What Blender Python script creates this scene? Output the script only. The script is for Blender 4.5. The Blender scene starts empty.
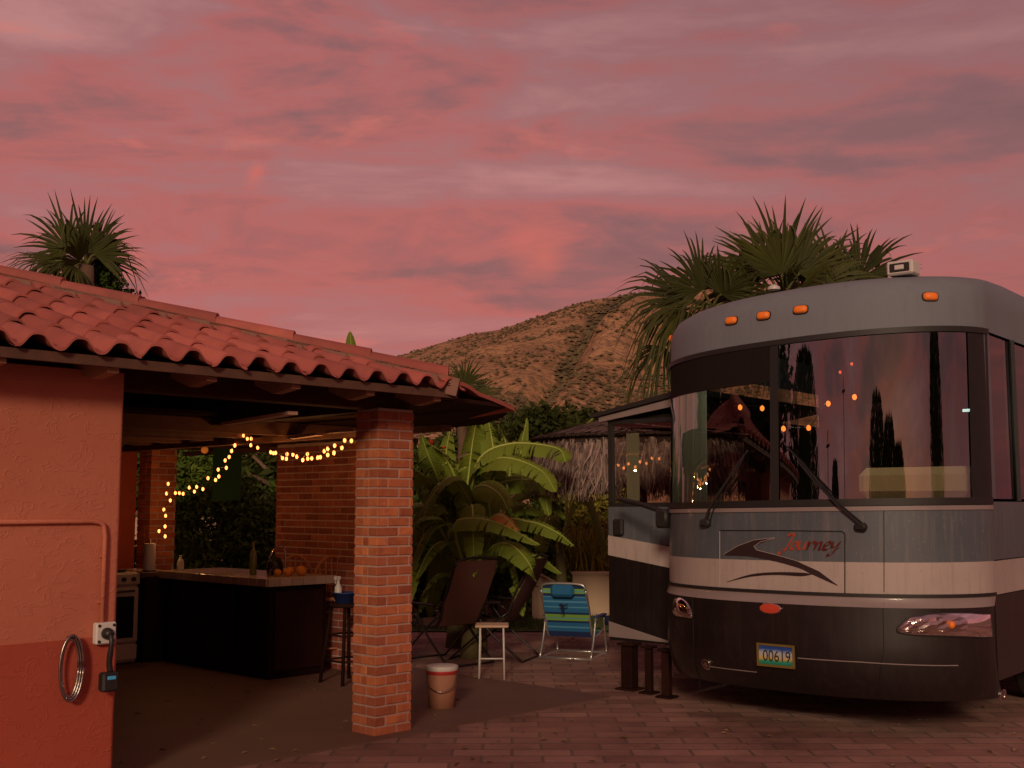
import bpy, math, random
from mathutils import Vector, Matrix
rnd = random.Random(7)
sc = bpy.context.scene
COL = sc.collection
V = Vector
PI = math.pi

# ------------------------------------------------------------------ camera
FPX, CAMZ, PITCH = 1150.0, 1.65, math.atan(121/1150.0)
cam = bpy.data.cameras.new('camera'); co = bpy.data.objects.new('camera', cam); COL.objects.link(co)
cam.sensor_width = 36; cam.lens = FPX/1024*36; cam.clip_end = 20000; cam.clip_start = .05
co.location = (0, 0, CAMZ); co.rotation_euler = (PI/2+PITCH, 0, 0); sc.camera = co

def at(x, y, D):
    """photo pixel + real distance ahead of the camera -> point of the place"""
    a, b = (x-512)/FPX, (384-y)/FPX
    c, s = math.cos(PITCH), math.sin(PITCH)
    dy, dz = c-b*s, s+b*c
    return V((a*D/dy, D, CAMZ+dz*D/dy))
def onz(x, y, z):
    p = at(x, y, 1); k = (z-CAMZ)/(p.z-CAMZ)
    return V((p.x*k, k, z))

# ------------------------------------------------------------------ materials
def new_mat(name):
    m = bpy.data.materials.new(name); m.use_nodes = True
    nt = m.node_tree; return m, nt, nt.nodes['Principled BSDF']
def N(nt, t, **k):
    n = nt.nodes.new(t)
    for a, b in k.items():
        if hasattr(n, a): setattr(n, a, b)
        else: n.inputs[a].default_value = b
    return n
def ramp(nt, src, stops):
    r = nt.nodes.new('ShaderNodeValToRGB'); e = r.color_ramp.elements
    while len(e) < len(stops): e.new(.5)
    for i, (p, c) in enumerate(stops):
        e[i].position = p; e[i].color = (*c, 1)
    nt.links.new(src, r.inputs[0]); return r.outputs[0]
def mixc(nt, fac, a, b, mode='MIX'):
    m = nt.nodes.new('ShaderNodeMix'); m.data_type = 'RGBA'; m.blend_type = mode
    for s, i in ((fac, 0), (a, 6), (b, 7)):
        if isinstance(s, (int, float)): m.inputs[i].default_value = s
        elif isinstance(s, tuple): m.inputs[i].default_value = (*s, 1)
        else: nt.links.new(s, m.inputs[i])
    return m.outputs[2]
def coords(nt, kind='Object'):
    return nt.nodes.new('ShaderNodeTexCoord').outputs[kind]
def noise(nt, vec, scale, detail=6, rough=.6, dist=0):
    n = nt.nodes.new('ShaderNodeTexNoise'); n.inputs['Scale'].default_value = scale
    n.inputs['Detail'].default_value = detail; n.inputs['Roughness'].default_value = rough
    n.inputs['Distortion'].default_value = dist
    nt.links.new(vec, n.inputs['Vector']); return n.outputs[0]
def mapping(nt, vec, s):
    n = nt.nodes.new('ShaderNodeMapping'); n.inputs['Scale'].default_value = s
    nt.links.new(vec, n.inputs[0]); return n.outputs[0]
def bump(nt, b, h, strength=.4, dist=.01):
    n = nt.nodes.new('ShaderNodeBump'); n.inputs['Strength'].default_value = strength
    n.inputs['Distance'].default_value = dist
    nt.links.new(h, n.inputs['Height']); nt.links.new(n.outputs[0], b.inputs['Normal'])
def tone_mat(name, c0, c1, rough=.8, scale=8, metal=0, bmp=.3, dirt=None, spec=.5, trans=False, bd=.01):
    """colour runs c0..c1 with each piece's own tone, mottled by noise"""
    m, nt, b = new_mat(name)
    at_ = N(nt, 'ShaderNodeAttribute', attribute_name='tone')
    v = coords(nt); n1 = noise(nt, v, scale)
    add = N(nt, 'ShaderNodeMath', operation='MULTIPLY_ADD'); add.inputs[1].default_value = .7
    nt.links.new(at_.outputs['Fac'], add.inputs[0]); 
    n2 = N(nt, 'ShaderNodeMath', operation='MULTIPLY_ADD'); nt.links.new(n1, n2.inputs[0]); n2.inputs[1].default_value = 1.0; n2.inputs[2].default_value = -.35
    nt.links.new(n2.outputs[0], add.inputs[2])
    c = ramp(nt, add.outputs[0], [(0, c0), (1, c1)])
    if dirt:
        d = ramp(nt, noise(nt, v, scale*.23, 8, .65), [(.45, (0, 0, 0)), (.7, (1, 1, 1))])
        c = mixc(nt, d, c, dirt)
    nt.links.new(c, b.inputs['Base Color'])
    b.inputs['Roughness'].default_value = rough; b.inputs['Metallic'].default_value = metal
    b.inputs['Specular IOR Level'].default_value = spec
    if bmp: bump(nt, b, noise(nt, v, scale*3, 5), bmp, bd)
    return m
def emit(name, col, s):
    m, nt, b = new_mat(name)
    b.inputs['Base Color'].default_value = (*col, 1); b.inputs['Emission Color'].default_value = (*col, 1)
    b.inputs['Emission Strength'].default_value = s; return m

M = {}
# plaster with trowel marks
def plaster(name, col, col2):
    m, nt, b = new_mat(name); v = coords(nt)
    n = noise(nt, v, 1.3, 8, .65); c = ramp(nt, n, [(.3, col), (.75, col2)])
    spots = ramp(nt, noise(nt, v, 7, 4), [(.70, (0, 0, 0)), (.76, (1, 1, 1))])
    c = mixc(nt, mixc(nt, .35, (0, 0, 0), spots), c, (col2[0]*.8, col2[1]*1.5, col2[2]*1.7))
    nt.links.new(c, b.inputs['Base Color']); b.inputs['Roughness'].default_value = .75
    w = noise(nt, mapping(nt, v, (1, 1, 1.7)), 9, 2, .45, .8)
    r = ramp(nt, w, [(.0, (.5,)*3), (.40, (.45,)*3), (.55, (.5,)*3), (.60, (1, 1, 1)), (.63, (.3,)*3), (.70, (.5,)*3)])
    gr = noise(nt, v, 60, 4); r = mixc(nt, .25, r, gr)
    bump(nt, b, r, .5, .008); return m
M['stucco'] = plaster('stucco_salmon', (.54, .165, .095), (.66, .23, .14))
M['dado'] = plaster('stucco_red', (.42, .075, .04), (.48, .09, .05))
def brick_relief(name, c0, c1, dirt): return tone_mat(name, c0, c1, .85, 14, bmp=.6, dirt=dirt)
M['brick'] = brick_relief('brick_orange', (.27, .062, .030), (.70, .225, .085), (.40, .115, .06))
M['brick_wall'] = brick_relief('brick_red', (.24, .055, .04), (.62, .19, .12), (.28, .08, .06))
M['litwood'] = tone_mat('lit_batten', (.50, .30, .20), (.62, .40, .28), .8, 9, bmp=.2)
M['palemortar'] = tone_mat('pale_mortar', (.62, .45, .40), (.75, .55, .50), .9, 20, bmp=.5)
M['enamel'] = tone_mat('light_enamel', (.50, .42, .36), (.62, .52, .45), .4, 8, bmp=0)
M['chairwood'] = tone_mat('chair_wood', (.45, .19, .09), (.60, .27, .13), .5, 9, bmp=.1)
M['mortar'] = tone_mat('mortar', (.46, .30, .25), (.58, .39, .33), .9, 20, bmp=.5)
M['tile'] = tone_mat('clay_roof_tile', (.33, .080, .060), (.58, .165, .125), .8, 3, bmp=.3, dirt=(.24, .075, .06))
M['wood'] = tone_mat('weathered_wood', (.10, .045, .028), (.22, .10, .06), .8, 9, bmp=.3)
M['tailwood'] = tone_mat('pale_rafter_wood', (.30, .15, .09), (.45, .25, .15), .8, 9, bmp=.3)
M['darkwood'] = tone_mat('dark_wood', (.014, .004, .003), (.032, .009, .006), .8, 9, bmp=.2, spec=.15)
M['deckwood'] = tone_mat('ceiling_boards', (.03, .012, .008), (.06, .026, .018), .9, 9, bmp=.2, spec=.1)
M['counter'] = tone_mat('counter_tile', (.45, .34, .28), (.60, .47, .40), .25, 5, bmp=.05)
M['white'] = tone_mat('white_plastic', (.62, .58, .54), (.72, .68, .64), .45, 5, bmp=.05)
M['paper'] = tone_mat('paper_towel', (.60, .54, .48), (.72, .66, .6), .9, 9, bmp=.1)
M['black'] = tone_mat('black_plastic', (.012, .011, .011), (.03, .027, .027), .45, 5, bmp=.05)
M['glassblack'] = tone_mat('oven_glass', (.01, .008, .008), (.02, .015, .015), .08, 5, bmp=0)
M['steel'] = tone_mat('brushed_steel', (.35, .32, .30), (.5, .47, .44), .3, 12, metal=1, bmp=.05)
M['alu'] = tone_mat('aluminium_tube', (.5, .48, .46), (.62, .6, .58), .35, 12, metal=.8, bmp=.03)
M['brownsling'] = tone_mat('brown_sling', (.11, .042, .03), (.16, .065, .045), .8, 30, bmp=.3, bd=.003)
M['blackframe'] = tone_mat('black_frame', (.012, .009, .008), (.025, .018, .015), .4, 8, bmp=0)
M['beam'] = tone_mat('beam_wood', (.04, .015, .010), (.08, .03, .02), .85, 9, bmp=.3, spec=.1)
M['leaf'] = tone_mat('leaf_dark', (.022, .045, .006), (.085, .14, .018), .7, 1.2, bmp=0, spec=.2)
M['leafmid'] = tone_mat('leaf_mid', (.035, .07, .008), (.14, .21, .025), .7, 1.2, bmp=0, spec=.2)
M['leafolive'] = tone_mat('leaf_olive', (.14, .14, .02), (.50, .46, .07), .7, 1.5, bmp=0, spec=.2)
M['palmleaf'] = tone_mat('palm_leaf', (.018, .026, .007), (.10, .11, .022), .6, 1.0, bmp=0, spec=.25)
M['deadpalm'] = tone_mat('dead_palm_leaf', (.15, .095, .04), (.32, .21, .10), .8, 2, bmp=0)
M['trunk'] = tone_mat('bark', (.10, .06, .035), (.20, .12, .075), .9, 12, bmp=.6)
M['flower'] = tone_mat('red_flower', (.55, .02, .015), (.85, .05, .04), .6, 4, bmp=0)
M['magenta'] = tone_mat('magenta_flower', (.30, .01, .08), (.55, .03, .16), .6, 4, bmp=0)
M['thatch'] = tone_mat('thatch', (.07, .045, .036), (.46, .33, .28), .9, 7, bmp=0)
M['thatchcore'] = tone_mat('thatch_core', (.03, .018, .014), (.07, .042, .034), .95, 9, bmp=.4)
M['tanwall'] = tone_mat('tan_wall', (.60, .42, .29), (.74, .54, .38), .9, 2.5, bmp=.2, dirt=(.50, .34, .24))
M['orange'] = tone_mat('orange_peel', (.75, .25, .02), (.9, .34, .03), .5, 20, bmp=.1)
M['greenpanel'] = tone_mat('green_cloth', (.02, .09, .04), (.03, .13, .06), .8, 5, bmp=.1)
M['greenglass'] = tone_mat('green_glass', (.16, .17, .05), (.22, .23, .08), .1, 5, bmp=0)
M['clay'] = tone_mat('clay_pot', (.30, .13, .08), (.42, .19, .11), .8, 9, bmp=.2)
M['blue'] = tone_mat('blue_plastic', (.02, .04, .16), (.03, .06, .22), .5, 5, bmp=0)
M['redplastic'] = tone_mat('red_rim', (.45, .03, .03), (.6, .05, .05), .5, 5, bmp=0)
# motorhome
def paint(name, c, c2, rough=.3, dust=(.30, .25, .22), dfac=.45):
    m, nt, b = new_mat(name); v = coords(nt)
    n = noise(nt, v, 1.7, 8, .7); col = ramp(nt, n, [(.3, c), (.75, c2)])
    streak = ramp(nt, noise(nt, mapping(nt, v, (14, 14, .9)), 2.0, 6, .7), [(.5, (0, 0, 0)), (.8, (1, 1, 1))])
    specks = ramp(nt, noise(nt, v, 40, 2), [(.66, (0, 0, 0)), (.72, (1, 1, 1))])
    col = mixc(nt, mixc(nt, dfac, (0, 0, 0), streak), col, dust)
    col = mixc(nt, mixc(nt, dfac*.7, (0, 0, 0), specks), col, dust)
    nt.links.new(col, b.inputs['Base Color'])
    r = ramp(nt, n, [(.3, (rough,)*3), (.8, (rough+.22,)*3)]); nt.links.new(r, b.inputs['Roughness'])
    b.inputs['Coat Weight'].default_value = .25; b.inputs['Coat Roughness'].default_value = .12
    return m
M['rvgrey'] = paint('paint_blue_grey', (.078, .096, .118), (.102, .122, .145), .42)
M['rvcap'] = paint('paint_cap_grey', (.165, .19, .225), (.205, .23, .265), .6, (.15, .14, .14))
M['rvcap'].node_tree.nodes['Principled BSDF'].inputs['Coat Weight'].default_value = 0
M['rvlight'] = paint('paint_pale', (.42, .35, .33), (.50, .42, .39), .45, (.24, .17, .145), .5)
M['rvdark'] = paint('paint_dark_brown', (.009, .006, .006), (.016, .010, .010), .34, (.05, .032, .028), .4)
M['rvband'] = paint('paint_mauve_grey', (.24, .19, .19), (.3, .24, .235), .4)
M['rubber'] = tone_mat('rubber', (.010, .009, .009), (.022, .02, .02), .55, 12, bmp=0)
M['interior'] = tone_mat('cab_interior', (.015, .010, .010), (.025, .018, .016), .95, 4, bmp=0, spec=.1)
M['tan'] = tone_mat('tan_upholstery', (.72, .60, .32), (.82, .68, .40), .85, 6, bmp=.2)
M['curtain'] = tone_mat('sage_curtain', (.64, .68, .50), (.76, .80, .64), .9, 6, bmp=.1)
def add_translucent(m, k):
    nt = m.node_tree; b = nt.nodes['Principled BSDF']; t = nt.nodes.new('ShaderNodeBsdfTranslucent'); mx_ = nt.nodes.new('ShaderNodeMixShader'); mx_.inputs[0].default_value = k
    nt.links.new(b.inputs['Base Color'].links[0].from_socket, t.inputs[0]); nt.links.new(b.outputs[0], mx_.inputs[1]); nt.links.new(t.outputs[0], mx_.inputs[2]); nt.links.new(mx_.outputs[0], nt.nodes['Material Output'].inputs[0])
add_translucent(M['curtain'], .45)
M['chrome'] = tone_mat('chrome', (.75, .72, .7), (.85, .82, .8), .12, 4, metal=1, bmp=0)
M['badge'] = tone_mat('red_badge', (.55, .06, .03), (.65, .09, .05), .25, 4, bmp=0)
M['script'] = tone_mat('lettering_red_brown', (.10, .012, .010), (.55, .10, .05), .3, 6, bmp=0)
M['swoosh'] = tone_mat('swoosh_dark', (.03, .018, .02), (.045, .028, .03), .3, 6, bmp=0)
M['amber'] = emit('amber_lens', (.9, .20, .02), .12)
M['bulb'] = emit('bulb_warm', (1, .30, .07), 4.0)
M['reflred'] = emit('reflected_red', (1, .10, .03), 1.6)
M['reflorange'] = emit('reflected_orange', (1, .22, .03), 3.2)
M['tube'] = emit('interior_tube_light', (.7, 1, .95), 1.6)
M['lantern'] = emit('orange_lantern', (.9, .24, .03), .25)
def glass(name, tint, refl, rough=.0, gc=(1, .96, .95, 1)):
    m, nt, b = new_mat(name); nt.nodes.remove(b)
    t = N(nt, 'ShaderNodeBsdfTransparent'); t.inputs[0].default_value = (*tint, 1)
    g = N(nt, 'ShaderNodeBsdfGlossy'); g.inputs['Roughness'].default_value = rough; g.inputs[0].default_value = gc
    lw = N(nt, 'ShaderNodeFresnel'); lw.inputs[0].default_value = 1.5
    mm = N(nt, 'ShaderNodeMath', operation='ADD', use_clamp=True); nt.links.new(lw.outputs[0], mm.inputs[0]); mm.inputs[1].default_value = refl
    mx = N(nt, 'ShaderNodeMixShader'); nt.links.new(mm.outputs[0], mx.inputs[0]); nt.links.new(t.outputs[0], mx.inputs[1]); nt.links.new(g.outputs[0], mx.inputs[2])
    nt.links.new(mx.outputs[0], nt.nodes['Material Output'].inputs[0]); return m
M['windshield'] = glass('windshield_glass', (.66, .64, .60), .25, .0, (.66, .72, .74, 1))
M['clear'] = glass('side_glass', (.85, .82, .8), .05)
def banana_mat():
    m, nt, b = new_mat('banana_leaf'); uv = coords(nt, 'UV')
    a = N(nt, 'ShaderNodeAttribute', attribute_name='tone')
    ribs = noise(nt, mapping(nt, uv, (34, 1.0, 1)), 1.6, 3, .6)
    big = noise(nt, coords(nt), 2.2, 4)
    ad = N(nt, 'ShaderNodeMath', operation='MULTIPLY_ADD'); nt.links.new(ribs, ad.inputs[0]); ad.inputs[1].default_value = .8; nt.links.new(a.outputs['Fac'], ad.inputs[2])
    ad2 = N(nt, 'ShaderNodeMath', operation='ADD'); nt.links.new(ad.outputs[0], ad2.inputs[0]); nt.links.new(big, ad2.inputs[1])
    c = ramp(nt, ad2.outputs[0], [(.45, (.045, .095, .008)), (.8, (.11, .19, .016)), (1.0, (.20, .27, .03))])
    e = N(nt, 'ShaderNodeSeparateXYZ'); nt.links.new(uv, e.inputs[0])
    nt.links.new(c, b.inputs['Base Color']); b.inputs['Roughness'].default_value = .6; b.inputs['Specular IOR Level'].default_value = .25
    bump(nt, b, ribs, .8, .02)
    return m
M['banana'] = banana_mat()
M['midrib'] = tone_mat('midrib', (.34, .42, .07), (.46, .54, .12), .5, 5, bmp=0)
M['petiole'] = tone_mat('petiole', (.09, .10, .025), (.15, .16, .04), .6, 5, bmp=0)
M['leaffar'] = tone_mat('leaf_far', (.016, .026, .006), (.065, .082, .018), .8, .6, bmp=0, spec=.1)
M['driedleaf'] = tone_mat('dried_banana_leaf', (.38, .17, .03), (.55, .26, .05), .7, 7, bmp=.4)
def ground_mat():
    m, nt, b = new_mat('patio_pavers'); v = coords(nt)
    br = N(nt, 'ShaderNodeTexBrick'); nt.links.new(v, br.inputs[0])
    br.inputs['Scale'].default_value = 1; br.inputs['Brick Width'].default_value = .40; br.inputs['Row Height'].default_value = .2
    br.inputs['Mortar Size'].default_value = .012; br.inputs['Color1'].default_value = (.46, .27, .22, 1); br.inputs['Color2'].default_value = (.30, .16, .13, 1)
    br.inputs['Mortar'].default_value = (.22, .15, .12, 1)
    n = noise(nt, v, .9, 8, .7); d = ramp(nt, n, [(.32, (.42, .38, .36)), (.5, (.85, .82, .8)), (.72, (1.25, 1.18, 1.1))])
    c = mixc(nt, 1.0, br.outputs[0], d, 'MULTIPLY'); nt.links.new(c, b.inputs['Base Color'])
    b.inputs['Roughness'].default_value = .8; bump(nt, b, noise(nt, v, 18, 5), .4, .01); return m
M['patio'] = ground_mat()
M['earth'] = tone_mat('dry_earth', (.16, .10, .065), (.26, .17, .11), .95, .8, bmp=.5)
M['grass'] = tone_mat('lawn', (.045, .07, .015), (.10, .13, .03), .9, 2, bmp=.5)
M['floor'] = tone_mat('pavilion_floor', (.16, .09, .07), (.24, .13, .10), .6, 2, bmp=.1)
def hill_mat():
    m, nt, b = new_mat('hillside'); v = coords(nt)
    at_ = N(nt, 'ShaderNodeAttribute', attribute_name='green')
    soil = ramp(nt, noise(nt, v, .02, 8, .7), [(.3, (.34, .19, .10)), (.5, (.52, .29, .14)), (.7, (.70, .43, .22))])
    shr = ramp(nt, noise(nt, v, .30, 4, .75), [(.42, (1, 1, 1)), (.54, (0, 0, 0))])
    c = mixc(nt, mixc(nt, .75, (0, 0, 0), shr), soil, (.13, .10, .045))
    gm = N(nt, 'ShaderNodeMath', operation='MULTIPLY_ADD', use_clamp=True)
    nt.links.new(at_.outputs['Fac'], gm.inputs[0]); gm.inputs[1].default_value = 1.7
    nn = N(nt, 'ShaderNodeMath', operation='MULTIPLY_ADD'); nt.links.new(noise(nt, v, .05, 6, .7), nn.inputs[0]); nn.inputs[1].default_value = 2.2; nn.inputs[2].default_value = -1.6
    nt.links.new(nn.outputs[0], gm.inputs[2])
    c = mixc(nt, gm.outputs[0], c, (.075, .062, .028))  # gully painted darker: shade on the spur's flank along with thicker scrub
    nt.links.new(c, b.inputs['Base Color']); b.inputs['Roughness'].default_value = .95
    bump(nt, b, noise(nt, v, .12, 6, .7), .8, 5); return m
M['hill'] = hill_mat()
M['shrub_far'] = tone_mat('far_shrub', (.09, .075, .032), (.20, .15, .07), .9, .2, bmp=0)
def stripes_mat():
    m, nt, b = new_mat('striped_canvas'); uv = coords(nt, 'UV')
    s = N(nt, 'ShaderNodeSeparateXYZ'); nt.links.new(uv, s.inputs[0])
    B, D_, G, W_ = (.02, .16, .36), (.01, .03, .12), (.20, .42, .06), (.10, .34, .55)
    r = nt.nodes.new('ShaderNodeValToRGB'); r.color_ramp.interpolation = 'CONSTANT'; e = r.color_ramp.elements
    st = [(0, D_), (.10, B), (.17, W_), (.2, B), (.27, D_), (.31, G), (.35, W_), (.37, G), (.43, D_), (.47, B), (.56, W_), (.585, B), (.66, W_), (.69, B), (.76, W_), (.775, D_), (.83, G), (.86, W_), (.88, G), (.92, D_)]
    while len(e) < len(st): e.new(.5)
    for i, (p, c) in enumerate(st): e[i].position = p; e[i].color = (*c, 1)
    nt.links.new(s.outputs[1], r.inputs[0]); nt.links.new(r.outputs[0], b.inputs['Base Color']); b.inputs['Roughness'].default_value = .8
    return m
M['stripes'] = stripes_mat()
M['bluecloth'] = tone_mat('blue_pillow', (.01, .12, .28), (.015, .16, .34), .8, 12, bmp=.1)
M['darkblue'] = tone_mat('navy_print', (.008, .015, .05), (.012, .02, .06), .8, 12, bmp=0)

# ------------------------------------------------------------------ mesh builder
def root_matrix(o):
    while o.parent: o = o.parent
    return Matrix.LocRotScale(o.location, o.rotation_euler, None)
class MB:
    def __init__(s): s.v = []; s.f = []; s.t = []; s.m = []; s.uv = []; s.mi = 0
    def face(s, idx, tone=None, uv=None):
        s.f.append(idx); s.t.append(rnd.random() if tone is None else tone); s.m.append(s.mi); s.uv.append(uv)
    def add(s, pts): b = len(s.v); s.v += [V(p) for p in pts]; return b
    def quad(s, pts, tone=None, uv=None): b = s.add(pts); s.face(list(range(b, b+len(pts))), tone, uv); return s
    def box(s, c, size, ax=None, tone=None):
        """c centre; size (x,y,z); ax = 3 axis vectors"""
        X, Y, Z = ax or (V((1, 0, 0)), V((0, 1, 0)), V((0, 0, 1))); c = V(c); t = rnd.random() if tone is None else tone
        b = s.add([c+X*(i*size[0]/2)+Y*(j*size[1]/2)+Z*(k*size[2]/2) for k in (-1, 1) for j in (-1, 1) for i in (-1, 1)])
        for q in ((0, 2, 3, 1), (4, 5, 7, 6), (0, 1, 5, 4), (2, 6, 7, 3), (1, 3, 7, 5), (0, 4, 6, 2)): s.face([b+i for i in q], t)
        return s
    def bbox(s, c, size, ax=None, r=.01, tone=None):
        """box with chamfered vertical + horizontal edges (24 verts)"""
        X, Y, Z = ax or (V((1, 0, 0)), V((0, 1, 0)), V((0, 0, 1))); c = V(c); t = rnd.random() if tone is None else tone
        hx, hy, hz = (d/2 for d in size); r = min(r, hx*.9, hy*.9, hz*.9)
        prev = None; rings = []
        for z, i in ((-hz, r), (-hz+r, 0), (hz-r, 0), (hz, r)):
            ring = [(hx-i, hy-r-i*0), (hx-r, hy-i), (-hx+r, hy-i), (-hx+i, hy-r), (-hx+i, -hy+r), (-hx+r, -hy+i), (hx-r, -hy+i), (hx-i, -hy+r)]
            rings.append(s.add([c+X*x+Y*y+Z*z for x, y in ring]))
        for a, b in zip(rings, rings[1:]):
            for k in range(8): s.face([a+k, a+(k+1) % 8, b+(k+1) % 8, b+k], t)
        s.face([rings[0]+k for k in range(7, -1, -1)], t); s.face([rings[-1]+k for k in range(8)], t)
        return s
    def bar(s, p0, p1, w, h, up=V((0, 0, 1)), tone=None):
        p0, p1 = V(p0), V(p1); d = (p1-p0); L = d.length; d.normalize()
        y = up.cross(d)
        if y.length < 1e-4: y = V((0, 1, 0)).cross(d)
        y.normalize(); z = d.cross(y); return s.box((p0+p1)/2, (L, w, h), (d, y, z), tone)
    def tube(s, pts, r, seg=8, cap=True, tone=None):
        pts = [V(p) for p in pts]; rs = r if isinstance(r, (list, tuple)) else [r]*len(pts)
        t = rnd.random() if tone is None else tone; last = None; rings = []; nrm = None
        for i, p in enumerate(pts):
            d = (pts[min(i+1, len(pts)-1)]-pts[max(i-1, 0)]).normalized()
            if nrm is None: nrm = d.cross(V((.31, .2, .93))).normalized()
            nrm = (nrm-d*nrm.dot(d)).normalized(); bn = d.cross(nrm)
            rings.append(s.add([p+(nrm*math.cos(2*PI*k/seg)+bn*math.sin(2*PI*k/seg))*rs[i] for k in range(seg)]))
        for a, b in zip(rings, rings[1:]):
            for k in range(seg): s.face([a+k, a+(k+1) % seg, b+(k+1) % seg, b+k], t)
        if cap: s.face([rings[0]+k for k in range(seg-1, -1, -1)], t); s.face([rings[-1]+k for k in range(seg)], t)
        return s
    def lathe(s, c, prof, seg=20, axis=None, tone=None):
        """prof: list of (radius, height)"""
        c = V(c); Z = (axis or V((0, 0, 1))).normalized(); X = Z.orthogonal().normalized(); Y = Z.cross(X); t = rnd.random() if tone is None else tone
        rings = [s.add([c+Z*h+(X*math.cos(2*PI*k/seg)+Y*math.sin(2*PI*k/seg))*max(r, 1e-4) for k in range(seg)]) for r, h in prof]
        for a, b in zip(rings, rings[1:]):
            for k in range(seg): s.face([a+k, a+(k+1) % seg, b+(k+1) % seg, b+k], t)
        return s
    def ball(s, c, r, seg=10, sz=1.0, tone=None):
        return s.lathe(V(c)-V((0, 0, r*sz)), [(r*math.sin(PI*i/seg), r*sz*(1-math.cos(PI*i/seg))) for i in range(seg+1)], seg*2-4, tone=tone)
    def grid(s, P, tone=None, uvs=None, close=False):
        """P[i][j] points"""
        t = rnd.random() if tone is None else tone
        n, m = len(P), len(P[0]); b = s.add([p for row in P for p in row])
        for i in range(n-1):
            for j in range(m-1):
                q = [b+i*m+j, b+i*m+j+1, b+(i+1)*m+j+1, b+(i+1)*m+j]
                u = [(i/(n-1), j/(m-1)), (i/(n-1), (j+1)/(m-1)), ((i+1)/(n-1), (j+1)/(m-1)), ((i+1)/(n-1), j/(m-1))]
                s.face(q, t, u)
        return s
    def slab(s, P, off):
        """closed thin solid from grid P and per-point offset vector function/vec"""
        Q = [[p+(off(p) if callable(off) else off) for p in row] for row in P]
        t = rnd.random(); s.grid(P, t); s.grid([row[::-1] for row in Q], t)
        for a, b in ((P[0], Q[0]), (Q[-1], P[-1])):
            s.grid([a, b], t)
        s.grid([[r[0], q[0]] for r, q in zip(P, Q)], t); s.grid([[q[-1], r[-1]] for r, q in zip(P, Q)], t)
        return s
    def poly(s, pts, ext, tone=None):
        """closed prism: polygon + extrusion vector"""
        n = len(pts); t = rnd.random() if tone is None else tone
        b = s.add(pts); e = s.add([V(p)+ext for p in pts])
        s.face(list(range(b, b+n)), t); s.face(list(range(e+n-1, e-1, -1)), t)
        for k in range(n): s.face([b+k, e+k, e+(k+1) % n, b+(k+1) % n], t)
        return s
    def build(s, name, mat, parent=None, smooth=False, local=False):
        vs = s.v
        if parent and not local:
            inv = root_matrix(parent).inverted(); vs = [inv @ p for p in vs]
        me = bpy.data.meshes.new(name); me.from_pydata([tuple(p) for p in vs], [], s.f)
        a = me.attributes.new('tone', 'FLOAT', 'FACE'); a.data.foreach_set('value', s.t)
        uvl = me.uv_layers.new(name='UVMap')
        for p, uv in zip(me.polygons, s.uv):
            if uv:
                for li, u in zip(p.loop_indices, uv): uvl.data[li].uv = u
        for m in (mat if isinstance(mat, list) else [mat]): me.materials.append(m)
        me.polygons.foreach_set('material_index', s.m)
        if smooth: me.polygons.foreach_set('use_smooth', [True]*len(me.polygons))
        me.update(); o = bpy.data.objects.new(name, me); COL.objects.link(o)
        if parent: o.parent = parent
        return o
def smooth_by_angle(o, deg=35):
    me = o.data; me.polygons.foreach_set('use_smooth', [True]*len(me.polygons))
    try: me.set_sharp_from_angle(angle=math.radians(deg))
    except Exception: pass
    return o
def tag(o, label=None, cat=None, group=None, kind=None):
    for k, v in (('label', label), ('category', cat), ('group', group), ('kind', kind)):
        if v: o[k] = v
    return o
def thing(name, loc, label, cat, group=None, rz=0):
    o = bpy.data.objects.new(name, None); COL.objects.link(o); o.location = loc; o.rotation_euler = (0, 0, rz); o.empty_display_size = .2
    return tag(o, label, cat, group)
def kids(o): return [c for c in list(COL.objects) if c.parent == o]
def copy_tree(o, parent=None):
    c = o.copy(); COL.objects.link(c)
    if parent: c.parent = parent
    for ch in kids(o): copy_tree(ch, c)
    return c
def lerp(a, b, t): return a+(b-a)*t
def curve(pts, n=20):
    """Catmull-Rom"""
    pts = [V(p) for p in pts]; P = [pts[0]*2-pts[1]]+pts+[pts[-1]*2-pts[-2]]; out = []
    seg = len(pts)-1
    for i in range(n+1):
        t = i/n*seg; k = min(int(t), seg-1); t -= k
        a, b, c, d = P[k:k+4]
        out.append(.5*((2*b)+(c-a)*t+(2*a-5*b+4*c-d)*t*t+(3*b-a-3*c+d)*t**3))
    return out
UP = V((0, 0, 1))
def text_faces(txt, size):
    cu = bpy.data.curves.new('t', 'FONT'); cu.body = txt; cu.size = size; cu.align_x = 'CENTER'; cu.align_y = 'CENTER'
    ob = bpy.data.objects.new('t', cu); COL.objects.link(ob)
    dg = bpy.context.evaluated_depsgraph_get(); dg.update()
    me = bpy.data.meshes.new_from_object(ob.evaluated_get(dg))
    r = ([v.co.copy() for v in me.vertices], [list(p.vertices) for p in me.polygons])
    bpy.data.objects.remove(ob); bpy.data.meshes.remove(me); bpy.data.curves.remove(cu); return r

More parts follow.
